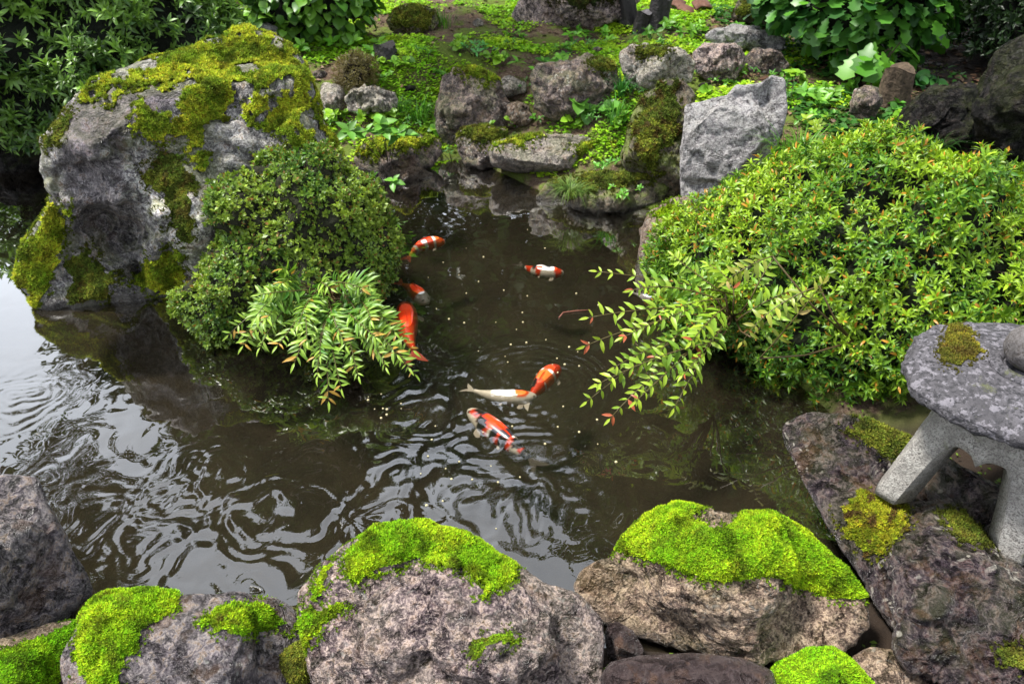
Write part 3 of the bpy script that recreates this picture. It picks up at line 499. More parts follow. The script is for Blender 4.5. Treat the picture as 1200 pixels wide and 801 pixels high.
bank('black wet rock under the dark hedge at the left edge', [(-40, 195), (-20, 172), (20, 165), (60, 172), (80, 185), (70, 205), (0, 215), (-40, 210)], .25, R_DARK, (20, 208), seed=52)
bank('pale grey stone peeking over the back of the huge boulder', [(296, 45), (300, 30), (312, 26), (326, 34), (332, 50), (320, 62), (300, 58)], .18, R_GREY, (312, 66), seed=53, lvl=5)
bank('flat submerged shelf rock left of the inlet', [(440, 215), (450, 198), (490, 196), (508, 205), (500, 215), (460, 222)], .2, R_RUST, (475, 212), seed=54, lvl=5)
bank('pinkish stone standing between the moss block and the pale capstone', [(588, 140), (592, 124), (606, 120), (620, 126), (624, 142), (612, 150), (596, 150)], .14, R_RUST, (606, 152), seed=55, lvl=5)
bank('mossy shelf stone on the right side of the brown boulder', [(858, 20), (866, 2), (900, -6), (935, 0), (940, 18), (915, 30), (880, 28)], .25, R_MOSSY, (900, 34), seed=56, moss=[ms([(860, 18), (870, 0), (905, -8), (938, 2), (930, 20), (890, 24)], 56, OLV)])
# small loose stones, one by one, on the bank
g0 = 'small loose stones on the bank'
loose = [((560, 30), 8, 'small beige pebble lying on the bare soil'), ((700, 62), 7, 'tiny pale pebble behind the square reddish rock'), ((480, 108), 8, 'grey pebble by the lawn edge left of the upright rock'), ((1088, 150), 10, 'dull stone left of the black angular rock'), ((1120, 165), 9, 'pale flake at the foot of the black angular rock'), ((970, 60), 10, 'shaded stone under the big lobed leaves'), ((1028, 62), 8, 'wet stone glinting in the leaf litter'), ((375, 90), 9, 'brown stone behind the mossy shoulder of the huge boulder'), ((826, 104), 8, 'small rock touching the peak of the standing stone')]
for i, ((x, y), r, lb) in enumerate(loose):
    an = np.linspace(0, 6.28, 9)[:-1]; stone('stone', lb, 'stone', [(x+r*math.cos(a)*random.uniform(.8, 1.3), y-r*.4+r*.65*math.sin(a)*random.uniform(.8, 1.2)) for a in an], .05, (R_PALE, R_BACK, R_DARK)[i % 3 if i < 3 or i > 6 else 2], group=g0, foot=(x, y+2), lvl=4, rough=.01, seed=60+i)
# =================================================================== LANTERN
def granite(name, base, dk, sc=1., bl=.85):
    s = N(name); tc = s.n('TexCoord').outputs['Object']; f = s.noise(tc, 160*sc, 4, .7); b = s.noise(tc, 7, 8, .7); m = s.noise(tc, 38, 5, .7)
    c = s.mix(s.ramp(f, (.44, 1.), (.5, 0.)), base, dk); c = s.mix(s.ramp(b, (.42, 0.), (.6, .75)), c, tuple(x*.45 for x in base)); c = s.mix(s.ramp(m, (.53, 0.), (.58, bl)), c, tuple(min(.75, x*2.2) for x in base))
    c = s.mix(s.ramp(s.noise(tc, 10, 7, .75), (.6, 0.), (.68, .7)), c, (.07, .08, .02))
    return s.done(s.n('BsdfPrincipled', {'Base Color': c, 'Roughness': .75, 'Normal': s.bump(s.math('ADD', f, s.math('MULTIPLY', m, 1.5)), .7, .008)}).outputs[0])
GR = granite('granite_legs', (.36, .34, .31), (.12, .11, .1), 1., .15); GR2 = granite('granite_roof', (.07, .066, .075), (.008, .008, .011), .45)
LC = A([1.66, 1.86]); LZ = .33; LH = .45; LROT = math.radians(-134)       # the open side looks down-left
lan = empty('stone_lantern', (LC[0], LC[1], LZ), 'grey stone snow viewing lantern on the big diagonal rock', 'stone lantern')
def lantern_legs():
    nt, nh = 129, 20; th = np.linspace(-math.pi/4, math.pi/4, nt//4+1); mb = MB(); H = LH
    q = np.linspace(-1, 1, 49)                       # across one side
    # cusped arch: two lobes meeting in a point at the middle
    a = np.abs(q); zb = np.where(a < .66, H*(.68*np.clip(1-(np.clip(a-.33, 0, 1)/.33)**2.6, 0, 1)**.62-.09*np.exp(-(a/.1)**1.3)), 0)
    w = np.linspace(0, 1, nh)
    for side in range(4):
        an = LROT+side*math.pi/2; d = A([math.cos(an), math.sin(an), 0]); t = A([-math.sin(an), math.cos(an), 0])
        def surf(q_, z, inset):
            half = (.175+.075*(1-z/H)**1.3)-inset; corner = 1-.05*np.abs(q_)**6
            return A([LC[0], LC[1], LZ])+d*(half*corner)[..., None]+t*(q_*half*corner)[..., None]+A([0, 0, 1])*z[..., None]
        Q = np.repeat(q[:, None], nh, 1); Z = zb[:, None]+(H-zb[:, None])*w[None]
        Vo = surf(Q, Z, 0*Z); Vi = surf(Q, Z, 0*Z+.065)
        # raised bead round the arch
        dist = (Z-zb[:, None]); bead = .006*np.exp(-((dist-.022)/.007)**2)*(a < .66)[:, None]*(zb > .01)[:, None]; Vo = Vo+d*bead[..., None]
        n = len(q); mb = MB(); i, j = np.meshgrid(np.arange(n-1), np.arange(nh-1), indexing='ij'); f = np.stack([i*nh+j, (i+1)*nh+j, (i+1)*nh+j+1, i*nh+j+1], -1).reshape(-1, 4)
        b0 = np.arange(n-1)*nh; off = n*nh
        bot = np.stack([b0, b0+off, b0+nh+off, b0+nh], 1); top = np.stack([b0+nh-1, b0+nh-1+nh, b0+nh-1+nh+off, b0+nh-1+off], 1)
        mb.add(np.concatenate([Vo.reshape(-1, 3), Vi.reshape(-1, 3)]), [f, f[:, ::-1]+off, bot, top]); mb.build('leg_panel', GR, lan)
lantern_legs()
S, Fc = ico(6); 
def slab(c, rx, ry, hz, tilt, seed, amp, exz=.5):
    r = np.hypot(S[:, 0], S[:, 1]); th = np.arctan2(S[:, 1], S[:, 0]); k = 1+amp*np.sin(th*3+seed)+amp*.7*np.sin(th*5+2*seed)
    V = np.stack([S[:, 0]/np.maximum(r, 1e-6)*r**.55*rx*k, S[:, 1]/np.maximum(r, 1e-6)*r**.55*ry*k, np.sign(S[:, 2])*np.abs(S[:, 2])**exz*hz], 1)
    V[:, 2] += np.where(S[:, 2] > 0, .035*(1-r**1.1), 0); V[:, 0] += V[:, 2]*0
    V[:, 2] += tilt[0]*V[:, 0]+tilt[1]*V[:, 1]; V = V+c; n = vnormals(V, Fc); f = (fbm(V, 14, 4, seed)*.011-np.clip(fbm(V, 30, 3, seed+1, True), 0, 2)*.005)*(.3+.7*r**3)
    B = Blob(); B.V = V+n*f[:, None]; B.F = Fc; B.N = vnormals(B.V, Fc); B.S = np.ones_like(S); B.c = c; return B
RZ = LZ+LH+.045
roof = slab(A([LC[0]+.02, LC[1]+.0, RZ]), .37, .36, .04, (.0, .0), 5, .035)
mb = MB(); mb.add(roof.V, roof.F); ro = mb.build('roof', GR2, lan)
B = roof; B.S = S.copy()
moss_on(B, ro, [[(1098, 410), (1115, 382), (1140, 388), (1155, 412), (1135, 420), (1128, 436), (1100, 425)]], t=.012, cols=((.1, .11, .015), (.2, .19, .02)), brown=.15, dens=60000, size=.007, wob=8, seed=20)
mb = MB(); S5, F5 = ico(5); V = S5*A([.085, .085, .075]); V[:, 2] += .0; V = V+A([LC[0]-.01, LC[1], RZ+.05+.095]); V = V+S5*(fbm(V, 16, 3, 3)*.004)[:, None]; mb.add(V, F5)
mb.build('finial', granite('granite_ball', (.12, .11, .11), (.05, .04, .035), .6, .1), lan)
mb = MB(); an = np.linspace(0, 2*math.pi, 49); tube(mb, np.stack([LC[0]-.01+.085*np.cos(an), LC[1]+.085*np.sin(an), 0*an+RZ+.066], 1), .022, .022, 8); mb.build('finial_collar', GR2, lan)
# =================================================================== KOI
def koi(label, pts, width, pattern, seed, z=-.045, fins=True):
    z = -.72*width*1.15*np.linalg.norm(at_z(*pts[0], 0)-at_z(*pts[-1], 0))/2
    """pts: pixels from nose to tail root along the back"""
    rg = np.random.default_rng(seed); K = A([at_z(x, y, z) for x, y in pts]); s = np.linspace(0, 1, 36)
    kk = np.linspace(0, 1, len(K)); C = np.stack([np.interp(s, kk, K[:, i]) for i in range(3)], 1)
    for _ in range(14): C[1:-1] = (C[:-2]+C[1:-1]*2+C[2:])/4
    Lg = np.linalg.norm(np.diff(C, axis=0), axis=1).sum(); w = width*Lg*np.interp(s, [0, .03, .1, .22, .38, .6, .8, .93, 1], [.16, .45, .72, .93, 1., .82, .48, .27, .22])/2
    hh = w*np.interp(s, [0, .3, 1], [.85, 1.0, 1.35]); T = norm(np.gradient(C, axis=0)); up = A([0, 0, 1.]); sd = norm(np.cross(T, up)); nu = 20; a = np.arange(nu)/nu*2*math.pi
    sec = lambda q: (np.sign(np.cos(q))*np.abs(np.cos(q))**.9, np.sin(q))
    ca, sa = sec(a); V = C[:, None]+sd[:, None]*(w[:, None]*ca)[..., None]+up*(hh[:, None]*sa)[..., None]
    ed = (s[:, None]-.055)**2/.0004+(np.abs(ca)[None]-.72)**2/.02+((sa[None] < .2)*5)
    col = np.ones((36, nu, 3))*A([.82, .79, .73])
    for (s0, l0, rs, rl, c) in pattern:       # patch centre along the body, across, radii, colour
        d = ((s[:, None]-s0)/rs)**2+((ca[None]-l0)/rl)**2; q = C[:, None]*0+A([0, 0, 0]); nz = fbm(np.stack([np.repeat(s, nu)*9, np.tile(ca, 36)*1.8, np.repeat(s, nu)*0+seed], 1), 1., 3, seed+int(s0*99)).reshape(36, nu)*.35
        m = ss(1.08, .92, d+nz)*(1 if rl > 3 else ss(-.75, -.3, sa)[None])
        col = col+(A(c)-col)*m[..., None]
    m = ed < 1; col[m] = (.01, .01, .01)
    scale = fbm(V.reshape(-1, 3), 160, 2, 5).reshape(36, nu); col = col*(1+.12*scale[..., None])
    root = empty('koi', A([*K.mean(0)[:2], z]), label, 'koi', 'koi swimming in the pond')
    mb = MB(); i, j = np.meshgrid(np.arange(35), np.arange(nu), indexing='ij'); j2 = (j+1) % nu
    mb.add(V.reshape(-1, 3), [np.stack([i*nu+j, i*nu+j2, (i+1)*nu+j2, (i+1)*nu+j], -1).reshape(-1, 4), A([list(range(nu))[::-1]]), A([[35*nu+k for k in range(nu)]])], col.reshape(-1, 3)); mb.build('body', KOIM, root)
    def fin(name, b0, b1, dirv, L, c, spread=.5, lift=0):
        m_ = MB(); n = 7; f = np.linspace(0, 1, n); B0 = b0+(b1-b0)*f[:, None]; ax = norm(b1-b0); Tp = B0+norm(dirv+ax*((f-.5)*2*spread)[:, None])*(L*(.75+.3*np.sin(f*math.pi) if name != 'tail_fin' else .6+.5*np.abs(f*2-1)))[:, None]+A([0, 0, 1])*lift
        M_ = (B0+Tp)/2+A([0, 0, .004]); m_.add(np.concatenate([B0, M_, Tp, B0-A([0, 0, .0025]), M_-A([0, 0, .0025]), Tp-A([0, 0, .0025])]), A([(r*n+k, r*n+k+1, r*n+n+k+1, r*n+n+k) for r in (0, 1) for k in range(n-1)]+[(r*n+n+k+3*n, r*n+n+k+1+3*n, r*n+k+1+3*n, r*n+k+3*n) for r in (0, 1) for k in range(n-1)]), c); m_.build(name, FINM, root)
    W = width*Lg/2; fc = (.6, .56, .5)
    if fins:
        for sg in (-1, 1):
            p = C[8]+sd[8]*sg*w[8]*.85-up*.3*w[8]; q = C[10]+sd[10]*sg*w[10]*.85-up*.3*w[8]; fin('pectoral_fin', p, q, sd[8]*sg+T[8]*.75, W*.8, fc, .35, -.008)
            p = C[18]+sd[18]*sg*w[18]*.8-up*.3*w[18]; q = C[19]+sd[19]*sg*w[19]*.8-up*.3*w[18]; fin('pelvic_fin', p, q, sd[18]*sg+T[18]*1., W*.45, fc, .3, -.006)
        t_ = T[-1]; fin('tail_fin', C[-1]-sd[-1]*w[-1]*.6, C[-1]+sd[-1]*w[-1]*.6, t_+sd[-1]*.15, W*1.7, col[-1, nu//4]*.75+A(fc)*.2, .5, -.004)
        m_ = MB(); r_ = range(13, 23); Bq = C[13:23]+up*hh[13:23, None]*.9; Tq = Bq+up*(W*.35*np.sin(np.linspace(.25, 2.7, 10)))[:, None]+T[13:23]*W*.2
        m_.add(np.concatenate([Bq+sd[13:23]*.001, Tq, Bq-sd[13:23]*.001]), A([(k, k+1, 11+k, 10+k) for k in range(9)]+[(20+k, 10+k, 11+k, 21+k) for k in range(9)]), col[17, nu//4]); m_.build('dorsal_fin', FINM, root)
    return root
def koim():
    s = N('koi_skin'); c = s.n('Attribute', attribute_name='Col').outputs['Color']
    return s.done(s.n('BsdfPrincipled', {'Base Color': c, 'Roughness': .3, 'Specular IOR Level': .5, 'Coat Weight': .3, 'Coat Roughness': .1}).outputs[0])
def finm():
    s = N('koi_fin'); c = s.n('Attribute', attribute_name='Col').outputs['Color']; d = s.n('BsdfDiffuse', {'Color': c}); t = s.n('BsdfTransparent', {'Color': (.9, .9, .9)})
    return s.done(s.n('MixShader', {0: .5, 1: d.outputs[0], 2: t.outputs[0]}).outputs[0])
KOIM, FINM = koim(), finm(); RED = (.8, .05, .008); ORG = (.85, .13, .02); BLK = (.012, .012, .018)
koi('large white koi with red and black patches, nose towards the boulder', [(549, 480), (568, 495), (590, 513), (606, 526), (620, 536)], .24, [(.3, .2, .12, .9, RED), (.47, -.1, .11, 1.2, RED), (.14, .3, .07, .5, RED), (.66, .5, .06, .6, RED), (.86, 0, .07, 1, RED), (.17, -.3, .07, .7, BLK), (.28, .6, .07, .5, BLK), (.58, .0, .07, 1.6, BLK), (.76, -.4, .08, 1.2, BLK), (.98, 0, .12, 4, BLK), (.45, .5, .05, .5, BLK)], 1, z=-.04)
koi('white koi with a single orange saddle behind its head', [(629, 464), (612, 466), (592, 466), (572, 463), (556, 458)], .25, [(.25, .1, .12, .9, ORG)], 2)
koi('orange koi crossing the tip of the white one, white fins spread', [(656, 430), (645, 437), (636, 447), (628, 458), (621, 466)], .33, [(.15, 0, .2, 3, RED), (.5, 0, .12, 2, ORG), (.8, 0, .2, 2, RED), (.7, .6, .1, .6, BLK)], 3)
koi('solid scarlet koi beside the fern fronds', [(474, 356), (476, 368), (477, 382), (479, 396), (485, 410)], .28, [(.2, 0, .4, 4, RED), (.7, 0, .4, 4, RED), (1, 0, .2, 4, RED)], 4, z=-.04)
koi('orange and white koi nudging the scarlet one', [(501, 355), (494, 349), (487, 343), (480, 338), (472, 334)], .36, [(.55, 0, .3, 3, ORG), (.8, 0, .3, 3, ORG), (.45, .2, .15, 1, RED)], 5)
koi('slim orange koi with white bands in the upper water', [(522, 284), (510, 284), (498, 287), (487, 292), (481, 299)], .3, [(.14, 0, .12, 3, ORG), (.42, 0, .09, 3, RED), (.68, 0, .08, 3, RED), (.92, 0, .1, 3, ORG)], 6)
koi('small tricolour koi heading right in the upper water', [(661, 320), (649, 320), (636, 319), (624, 317), (613, 312)], .3, [(.15, 0, .1, 1.2, RED), (.4, .5, .1, .7, BLK), (.58, -.2, .08, 1, RED), (.7, .3, .06, 1.2, BLK), (.84, 0, .09, 1.5, RED), (1, 0, .08, 2, BLK)], 7)
koi('pale ghostly koi half hidden by the red tipped fronds', [(774, 353), (766, 351), (758, 349), (751, 347), (744, 344)], .26, [(.5, 0, .8, 4, (.45, .47, .52))], 8)
# =================================================================== FLOATING BITS
PEL = plain('fish_food', (.62, .55, .3), .6); s3, f3 = ico(2)
pm = MB(); pm.add(s3*A([.006, .006, .004])+A([0, 0, .0015]), f3); pel = pm.build('food_pellet', PEL, origin=A([0, 0, 0.]))
spots = [(538, 322), (521, 308), (545, 292), (500, 325), (612, 368), (611, 376), (582, 378), (543, 378), (676, 345), (615, 400), (604, 385), (592, 418), (597, 425), (652, 418), (660, 425), (648, 428), (680, 430), (652, 435), (560, 410), (598, 402), (676, 412), (700, 358), (445, 462), (430, 464), (433, 470), (452, 487), (468, 472), (470, 480), (447, 478), (445, 490), (521, 550), (530, 562), (494, 555), (500, 535), (553, 560), (652, 500), (660, 478), (680, 508), (640, 520), (600, 500), (566, 505), (510, 500), (505, 515), (617, 345), (590, 340), (560, 330), (690, 400), (510, 360), (526, 372), (548, 345), (620, 270), (566, 300), (640, 290), (455, 478), (520, 585), (500, 590), (585, 565), (610, 560), (632, 442), (640, 400), (700, 520), (720, 540), (583, 620), (438, 480), (700, 490), (668, 408), (575, 545), (540, 540)]
for i, (x, y) in enumerate(spots):
    o = pel if i == 0 else pel.copy()
    if i: COL.objects.link(o)
    o.location = Vector(at_z(x+random.uniform(-2, 2), y+random.uniform(-2, 2), .001)); o.rotation_euler.z = i; o.scale = (random.uniform(.5, 1.15),)*3
    tag(o, 'tiny yellow fish food pellet floating on the water', 'fish food', 'floating fish food pellets')
rg = np.random.default_rng(5)
mb = MB(); pts = [at_z(655, 372, .004), at_z(660, 366, .006), at_z(675, 364, .006), at_z(692, 363, .01)]; tube(mb, pts, .004, .003, 6, (.25, .09, .06)); tag(mb.build('twig', plain('reddish_twig', (.25, .09, .06), .6)), 'thin reddish twig floating in front of the right fronds', 'twig')
# =================================================================== SHRUBS
GRN = (.035, .085, .012); LIM = (.15, .25, .02)
# right azalea dome
RB = shrub('azalea_bush', 'wide domed lime green azalea bush with orange tips spreading over the right bank', 'bush',
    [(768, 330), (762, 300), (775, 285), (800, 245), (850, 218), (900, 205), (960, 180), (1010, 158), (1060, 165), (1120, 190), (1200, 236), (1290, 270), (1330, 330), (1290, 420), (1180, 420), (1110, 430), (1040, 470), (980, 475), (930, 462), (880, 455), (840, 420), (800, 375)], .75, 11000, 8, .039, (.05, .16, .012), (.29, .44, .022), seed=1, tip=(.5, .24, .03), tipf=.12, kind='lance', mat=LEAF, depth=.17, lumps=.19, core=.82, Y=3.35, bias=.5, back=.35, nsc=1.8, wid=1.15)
# cushion plant over the boulder's right flank
shrub('azalea_bush', 'small leaved dark green shrub covering the right flank of the huge boulder', 'bush',
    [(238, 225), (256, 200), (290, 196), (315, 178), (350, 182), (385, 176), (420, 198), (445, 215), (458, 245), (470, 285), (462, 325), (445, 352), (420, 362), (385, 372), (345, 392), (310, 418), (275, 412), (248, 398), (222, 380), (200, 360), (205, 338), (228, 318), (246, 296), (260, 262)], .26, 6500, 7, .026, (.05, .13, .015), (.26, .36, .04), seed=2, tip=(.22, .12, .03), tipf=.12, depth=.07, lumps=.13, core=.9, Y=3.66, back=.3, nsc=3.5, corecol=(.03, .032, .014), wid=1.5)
# dark hedge back left
shrub('rhododendron_hedge', 'dark evergreen hedge hanging over the water at the upper left', 'hedge',
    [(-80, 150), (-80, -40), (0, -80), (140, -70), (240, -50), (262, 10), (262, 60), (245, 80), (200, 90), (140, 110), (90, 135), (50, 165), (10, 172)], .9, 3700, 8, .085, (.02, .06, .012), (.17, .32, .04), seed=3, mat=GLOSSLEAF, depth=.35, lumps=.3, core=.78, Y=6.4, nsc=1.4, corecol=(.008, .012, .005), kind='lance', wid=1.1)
# broad leaved shrub behind the boulder
def broad(name, label, cat, outline, D, n, L, kind, cA, cB, seed, mat=GLOSSLEAF, wid=1., core=.6, hang=.5, **kw):
    rg = np.random.default_rng(seed); B = blob(outline, D, lvl=5, rough=.1, smooth_only=True, seed=seed, nsc=2, **kw)
    base = A([B.c[0], B.c[1], float(ground(B.c[0], B.c[1])[0])]); root = empty(name, base, label, cat); P, nn = sample(B, n, rg, .5)
    P = P-nn*(rg.random(n)*.5*D)[:, None]; X = norm(nn*A([1, 1, .3])+rg.normal(size=(n, 3))*.45-A([0, 0, hang])); U = norm(nn*.5+A([0, 0, 1.])+rg.normal(size=(n, 3))*.3)
    c = A(cA)+(A(cB)-A(cA))*rg.random((n, 1))**1.5; mb = MB(); leaves(mb, kind, P, X, U, L*rg.uniform(.6, 1.25, n), c*rg.uniform(.75, 1.25, (n, 1)), wid); mb.build('foliage', mat, root)
    m3 = MB()
    for k in range(22): q = P[rg.integers(n)]; tube(m3, [base+rg.normal(size=3)*A([.06, .06, 0]), (base+q)/2+rg.normal(size=3)*.08, q], .014, .004)
    m3.build('stem', TWIG, root)
    if core: m2 = MB(); m2.add(B.c+(B.V-B.c)*core, B.F); m2.build('inner_shade_core', plain(name+'_inner', (.01, .014, .006), .95, 1, 30, .8), root)  # near-black core gives the shrub its interior shade
    return root
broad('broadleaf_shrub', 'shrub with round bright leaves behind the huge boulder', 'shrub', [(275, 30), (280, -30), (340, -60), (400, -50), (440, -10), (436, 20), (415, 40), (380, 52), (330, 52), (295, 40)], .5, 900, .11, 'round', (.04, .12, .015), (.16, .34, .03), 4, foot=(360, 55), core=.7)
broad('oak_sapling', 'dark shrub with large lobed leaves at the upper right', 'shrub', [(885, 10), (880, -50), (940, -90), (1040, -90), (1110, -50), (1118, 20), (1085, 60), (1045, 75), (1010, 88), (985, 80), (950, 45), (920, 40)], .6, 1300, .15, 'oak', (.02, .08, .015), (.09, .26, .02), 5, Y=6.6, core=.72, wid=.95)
broad('oak_sapling', 'drooping bright lobed leaves hanging below the dark lobed shrub', 'shrub', [(975, 60), (990, 45), (1030, 42), (1060, 55), (1050, 72), (1020, 82), (1000, 100), (985, 98), (980, 80)], .2, 30, .2, 'oak', (.06, .2, .015), (.13, .34, .02), 6, mat=LEAF, Y=6.0, core=0, wid=.95, hang=.9)
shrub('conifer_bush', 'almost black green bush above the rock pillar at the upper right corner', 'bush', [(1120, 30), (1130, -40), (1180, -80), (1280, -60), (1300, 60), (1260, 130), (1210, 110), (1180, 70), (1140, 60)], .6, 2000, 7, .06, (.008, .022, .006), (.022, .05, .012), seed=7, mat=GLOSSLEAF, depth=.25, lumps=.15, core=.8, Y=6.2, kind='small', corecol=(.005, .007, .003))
shrub('shade_bush', 'dark fine leaved bush in the shade right of the azalea dome', 'bush', [(1140, 230), (1150, 190), (1190, 170), (1260, 175), (1290, 240), (1240, 280), (1170, 260)], .4, 1400, 7, .04, (.008, .03, .006), (.02, .06, .01), seed=8, mat=LEAF, depth=.15, lumps=.12, core=.85, Y=5.0, kind='small', corecol=(.005, .008, .003))  # black shade behind the azalea is put into these leaf colours
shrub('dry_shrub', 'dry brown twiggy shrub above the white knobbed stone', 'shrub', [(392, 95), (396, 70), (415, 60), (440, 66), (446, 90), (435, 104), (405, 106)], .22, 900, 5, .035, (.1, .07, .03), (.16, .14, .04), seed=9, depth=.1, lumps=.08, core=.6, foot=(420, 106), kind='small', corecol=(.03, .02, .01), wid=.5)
# =================================================================== FRONDS
rg = np.random.default_rng(11)
def fern(label, root_pt, tips, L, cA, cB, tipc, seed, n_leaf=13, sag=.06, wid=1., flat=None, extra=2):
    rg = np.random.default_rng(seed); root = empty('fern', root_pt, label, 'fern')
    tips = [(b, t) for b, t in tips]+[(b+rg.normal(size=3)*.03, b+(t-b)*rg.uniform(.6, .95)+rg.normal(size=3)*.05) for b, t in tips if len(tips) > 5 for _ in range(extra)]
    for (b, t) in tips:
        m = MB(); tube(m, [A(root_pt), (A(root_pt)+b)/2-A([0, 0, .03]), b], .005, .004, 5, (.1, .07, .03)); frond(m, b, t, sag*rg.uniform(.5, 1.5), n_leaf, L*rg.uniform(.85, 1.15), cA, cB, rg, tipc, flat=flat, wid=wid); m.build('frond', LEAF, root)
    return root
fl = A([-.1, -.65, .75])
def tp(lst, Yb=None): return [(at_Y(bx, by, bY), at_Y(tx, ty, tY)) for bx, by, bY, tx, ty, tY in lst]
LT = [(345, 345, 3.25, 268, 392, 3.0), (350, 345, 3.2, 300, 372, 2.95), (370, 340, 3.2, 305, 345, 3.0), (360, 350, 3.2, 325, 405, 2.85), (375, 350, 3.2, 345, 425, 2.8), (390, 355, 3.15, 385, 470, 2.7), (395, 350, 3.15, 372, 440, 2.75), (400, 350, 3.15, 420, 440, 2.75), (405, 345, 3.15, 452, 430, 2.75), (410, 345, 3.2, 486, 438, 2.8), (410, 340, 3.2, 484, 410, 2.9), (405, 335, 3.2, 462, 388, 2.95), (395, 335, 3.2, 440, 354, 3.05), (385, 335, 3.2, 425, 338, 3.05), (360, 335, 3.25, 330, 332, 3.1), (385, 350, 3.15, 405, 405, 2.85), (395, 355, 3.15, 440, 395, 2.85), (375, 345, 3.2, 350, 380, 2.9), (350, 345, 3.2, 285, 405, 2.95), (405, 360, 3.1, 465, 415, 2.8), (365, 345, 3.2, 360, 400, 2.82), (420, 350, 3.15, 435, 375, 2.9), (385, 360, 3.1, 400, 455, 2.72)]
fern('fern drooping over the water with yellow green fronds, below the boulder shrub', at_Y(385, 340, 3.35), tp(LT), .085, (.05, .16, .015), (.26, .4, .04), (.42, .25, .04), 1, 15, wid=.85, flat=fl, extra=1)
RT_ = [(860, 345, 3.1, 700, 318, 3.0), (850, 360, 3.0, 690, 372, 2.85), (845, 365, 2.95, 686, 405, 2.75), (840, 375, 2.9, 688, 470, 2.5), (830, 400, 2.8, 715, 490, 2.45), (830, 380, 2.85, 720, 430, 2.6), (835, 390, 2.85, 745, 470, 2.5), (850, 380, 2.85, 790, 478, 2.5), (855, 370, 2.9, 800, 440, 2.6), (840, 350, 2.95, 740, 340, 2.9), (835, 355, 2.95, 730, 395, 2.7), (850, 350, 2.95, 770, 370, 2.8), (835, 370, 2.85, 765, 420, 2.65), (880, 350, 2.95, 930, 280, 3.15), (870, 370, 2.85, 930, 340, 2.9), (880, 395, 2.75, 945, 345, 2.8), (860, 350, 2.95, 830, 310, 3.1), (850, 345, 3.0, 790, 300, 3.15), (840, 400, 2.75, 700, 450, 2.55), (850, 360, 2.9, 810, 400, 2.65)]
fern('fern with red tipped feathery fronds reaching from the azalea over the water', at_Y(860, 370, 3.05), tp(RT_), .075, (.12, .26, .015), (.32, .44, .03), (.4, .1, .04), 2, 11, wid=1.1, flat=fl, extra=0)
fern('single slim leaf spray lying over the front of the azalea dome', at_Y(1000, 400, 2.75), tp([(890, 420, 2.72, 965, 330, 2.75), (960, 335, 2.8, 870, 400, 2.7), (905, 300, 2.9, 850, 330, 2.85)]), .07, (.14, .22, .02), (.3, .3, .04), (.4, .3, .1), 3, 9, wid=1.2, flat=fl)
# =================================================================== SMALL PLANTS AND GRASS
def sprout(label, px, py, zb, n, L, spread, cA, cB, seed, kind='oval', hgt=.1, mat=LEAF, name='leafy_plant', wid=1.):
    """whorls of leaves on short stems"""
    rg = np.random.default_rng(seed); g = hit(px, py) if zb is None else at_z(px, py, zb); root = empty(name, g, label, 'plant'); mb = MB(); m3 = MB()
    for k in range(n):
        q = g+A([rg.normal()*spread, rg.normal()*spread*.7, hgt*rg.uniform(.5, 1.2)]); tube(m3, [g+(q-g)*A([.2, .2, 0]), (g+q)/2, q], .003, .002, 4)
        sprigs(mb, q[None], norm(A([[rg.normal()*.3, -.3+rg.normal()*.3, 1.]])), 6, L, cA, cB, rg, kind, a0=.9, a1=1.6, stem=.1, wid=wid)
    mb.build('foliage', mat, root); m3.build('stem', TWIG, root); return root
B_ = ((.06, .18, .02), (.14, .34, .04))
sprout('sapling with long bright whorled leaves on the left shore rock', 455, 190, .25, 7, .13, .12, *B_, 1, hgt=.28)
sprout('small whorled seedling on the right shoulder of the huge boulder', 368, 190, .78, 3, .1, .04, *B_, 2, hgt=.06)
sprout('sprout of three leaves over the water by the shore shrub', 450, 215, .12, 2, .1, .04, *B_, 3, hgt=.05)
sprout('cluster of round leaves between the reddish rock and the slab', 690, 140, None, 7, .11, .14, *B_, 4, 'round', .12)
sprout('low rosette of pale leaves behind the azalea dome', 965, 125, None, 8, .1, .14, (.08, .24, .03), (.2, .42, .05), 5, 'oval', .07)
sprout('bright leafy clump on the lawn behind the reddish rock', 640, 78, None, 8, .09, .14, (.08, .26, .03), (.18, .42, .04), 6, 'oval', .05)
sprout('feathery green clump in the middle of the lawn', 556, 66, None, 12, .06, .1, (.05, .2, .04), (.1, .34, .07), 7, 'small', .1)
sprout('bright leaves at the foot of the charred logs', 800, 40, None, 14, .09, .22, (.08, .26, .02), (.2, .42, .03), 8, 'oval', .08)
sprout('bright leafy clump on the lawn just left of the charred logs', 705, 45, None, 10, .08, .18, (.08, .28, .02), (.2, .44, .03), 9, 'oval', .06)
sprout('wide leaves growing under the round leaved shrub', 400, 60, None, 18, .11, .3, (.08, .26, .02), (.2, .42, .03), 10, 'oval', .08)
sprout('tiny weed on the flank of the huge boulder low at the left', 70, 340, .05, 5, .04, .06, (.1, .28, .02), (.2, .4, .03), 11, 'oval', .04)
sprout('dark ivy leaves beside the stump', 1068, 105, None, 6, .1, .12, (.02, .08, .02), (.05, .18, .03), 12, 'round', .06)
sprout('small leaves under the stump in the shade', 1040, 130, None, 5, .07, .1, (.04, .14, .02), (.08, .24, .03), 13, 'round', .05)
sprout('leafy weed in the leaf litter at the upper right', 1105, 60, None, 8, .08, .25, (.03, .1, .02), (.07, .2, .03), 14, 'oval', .06)
sprout('weed with small leaves near the top right corner', 1090, 20, None, 8, .08, .3, (.03, .1, .02), (.07, .2, .03), 15, 'oval', .06)
sprout('red leaved seedling under the small pale capstone', 600, 132, None, 4, .07, .09, (.2, .08, .05), (.3, .18, .05), 16, 'oval', .04)
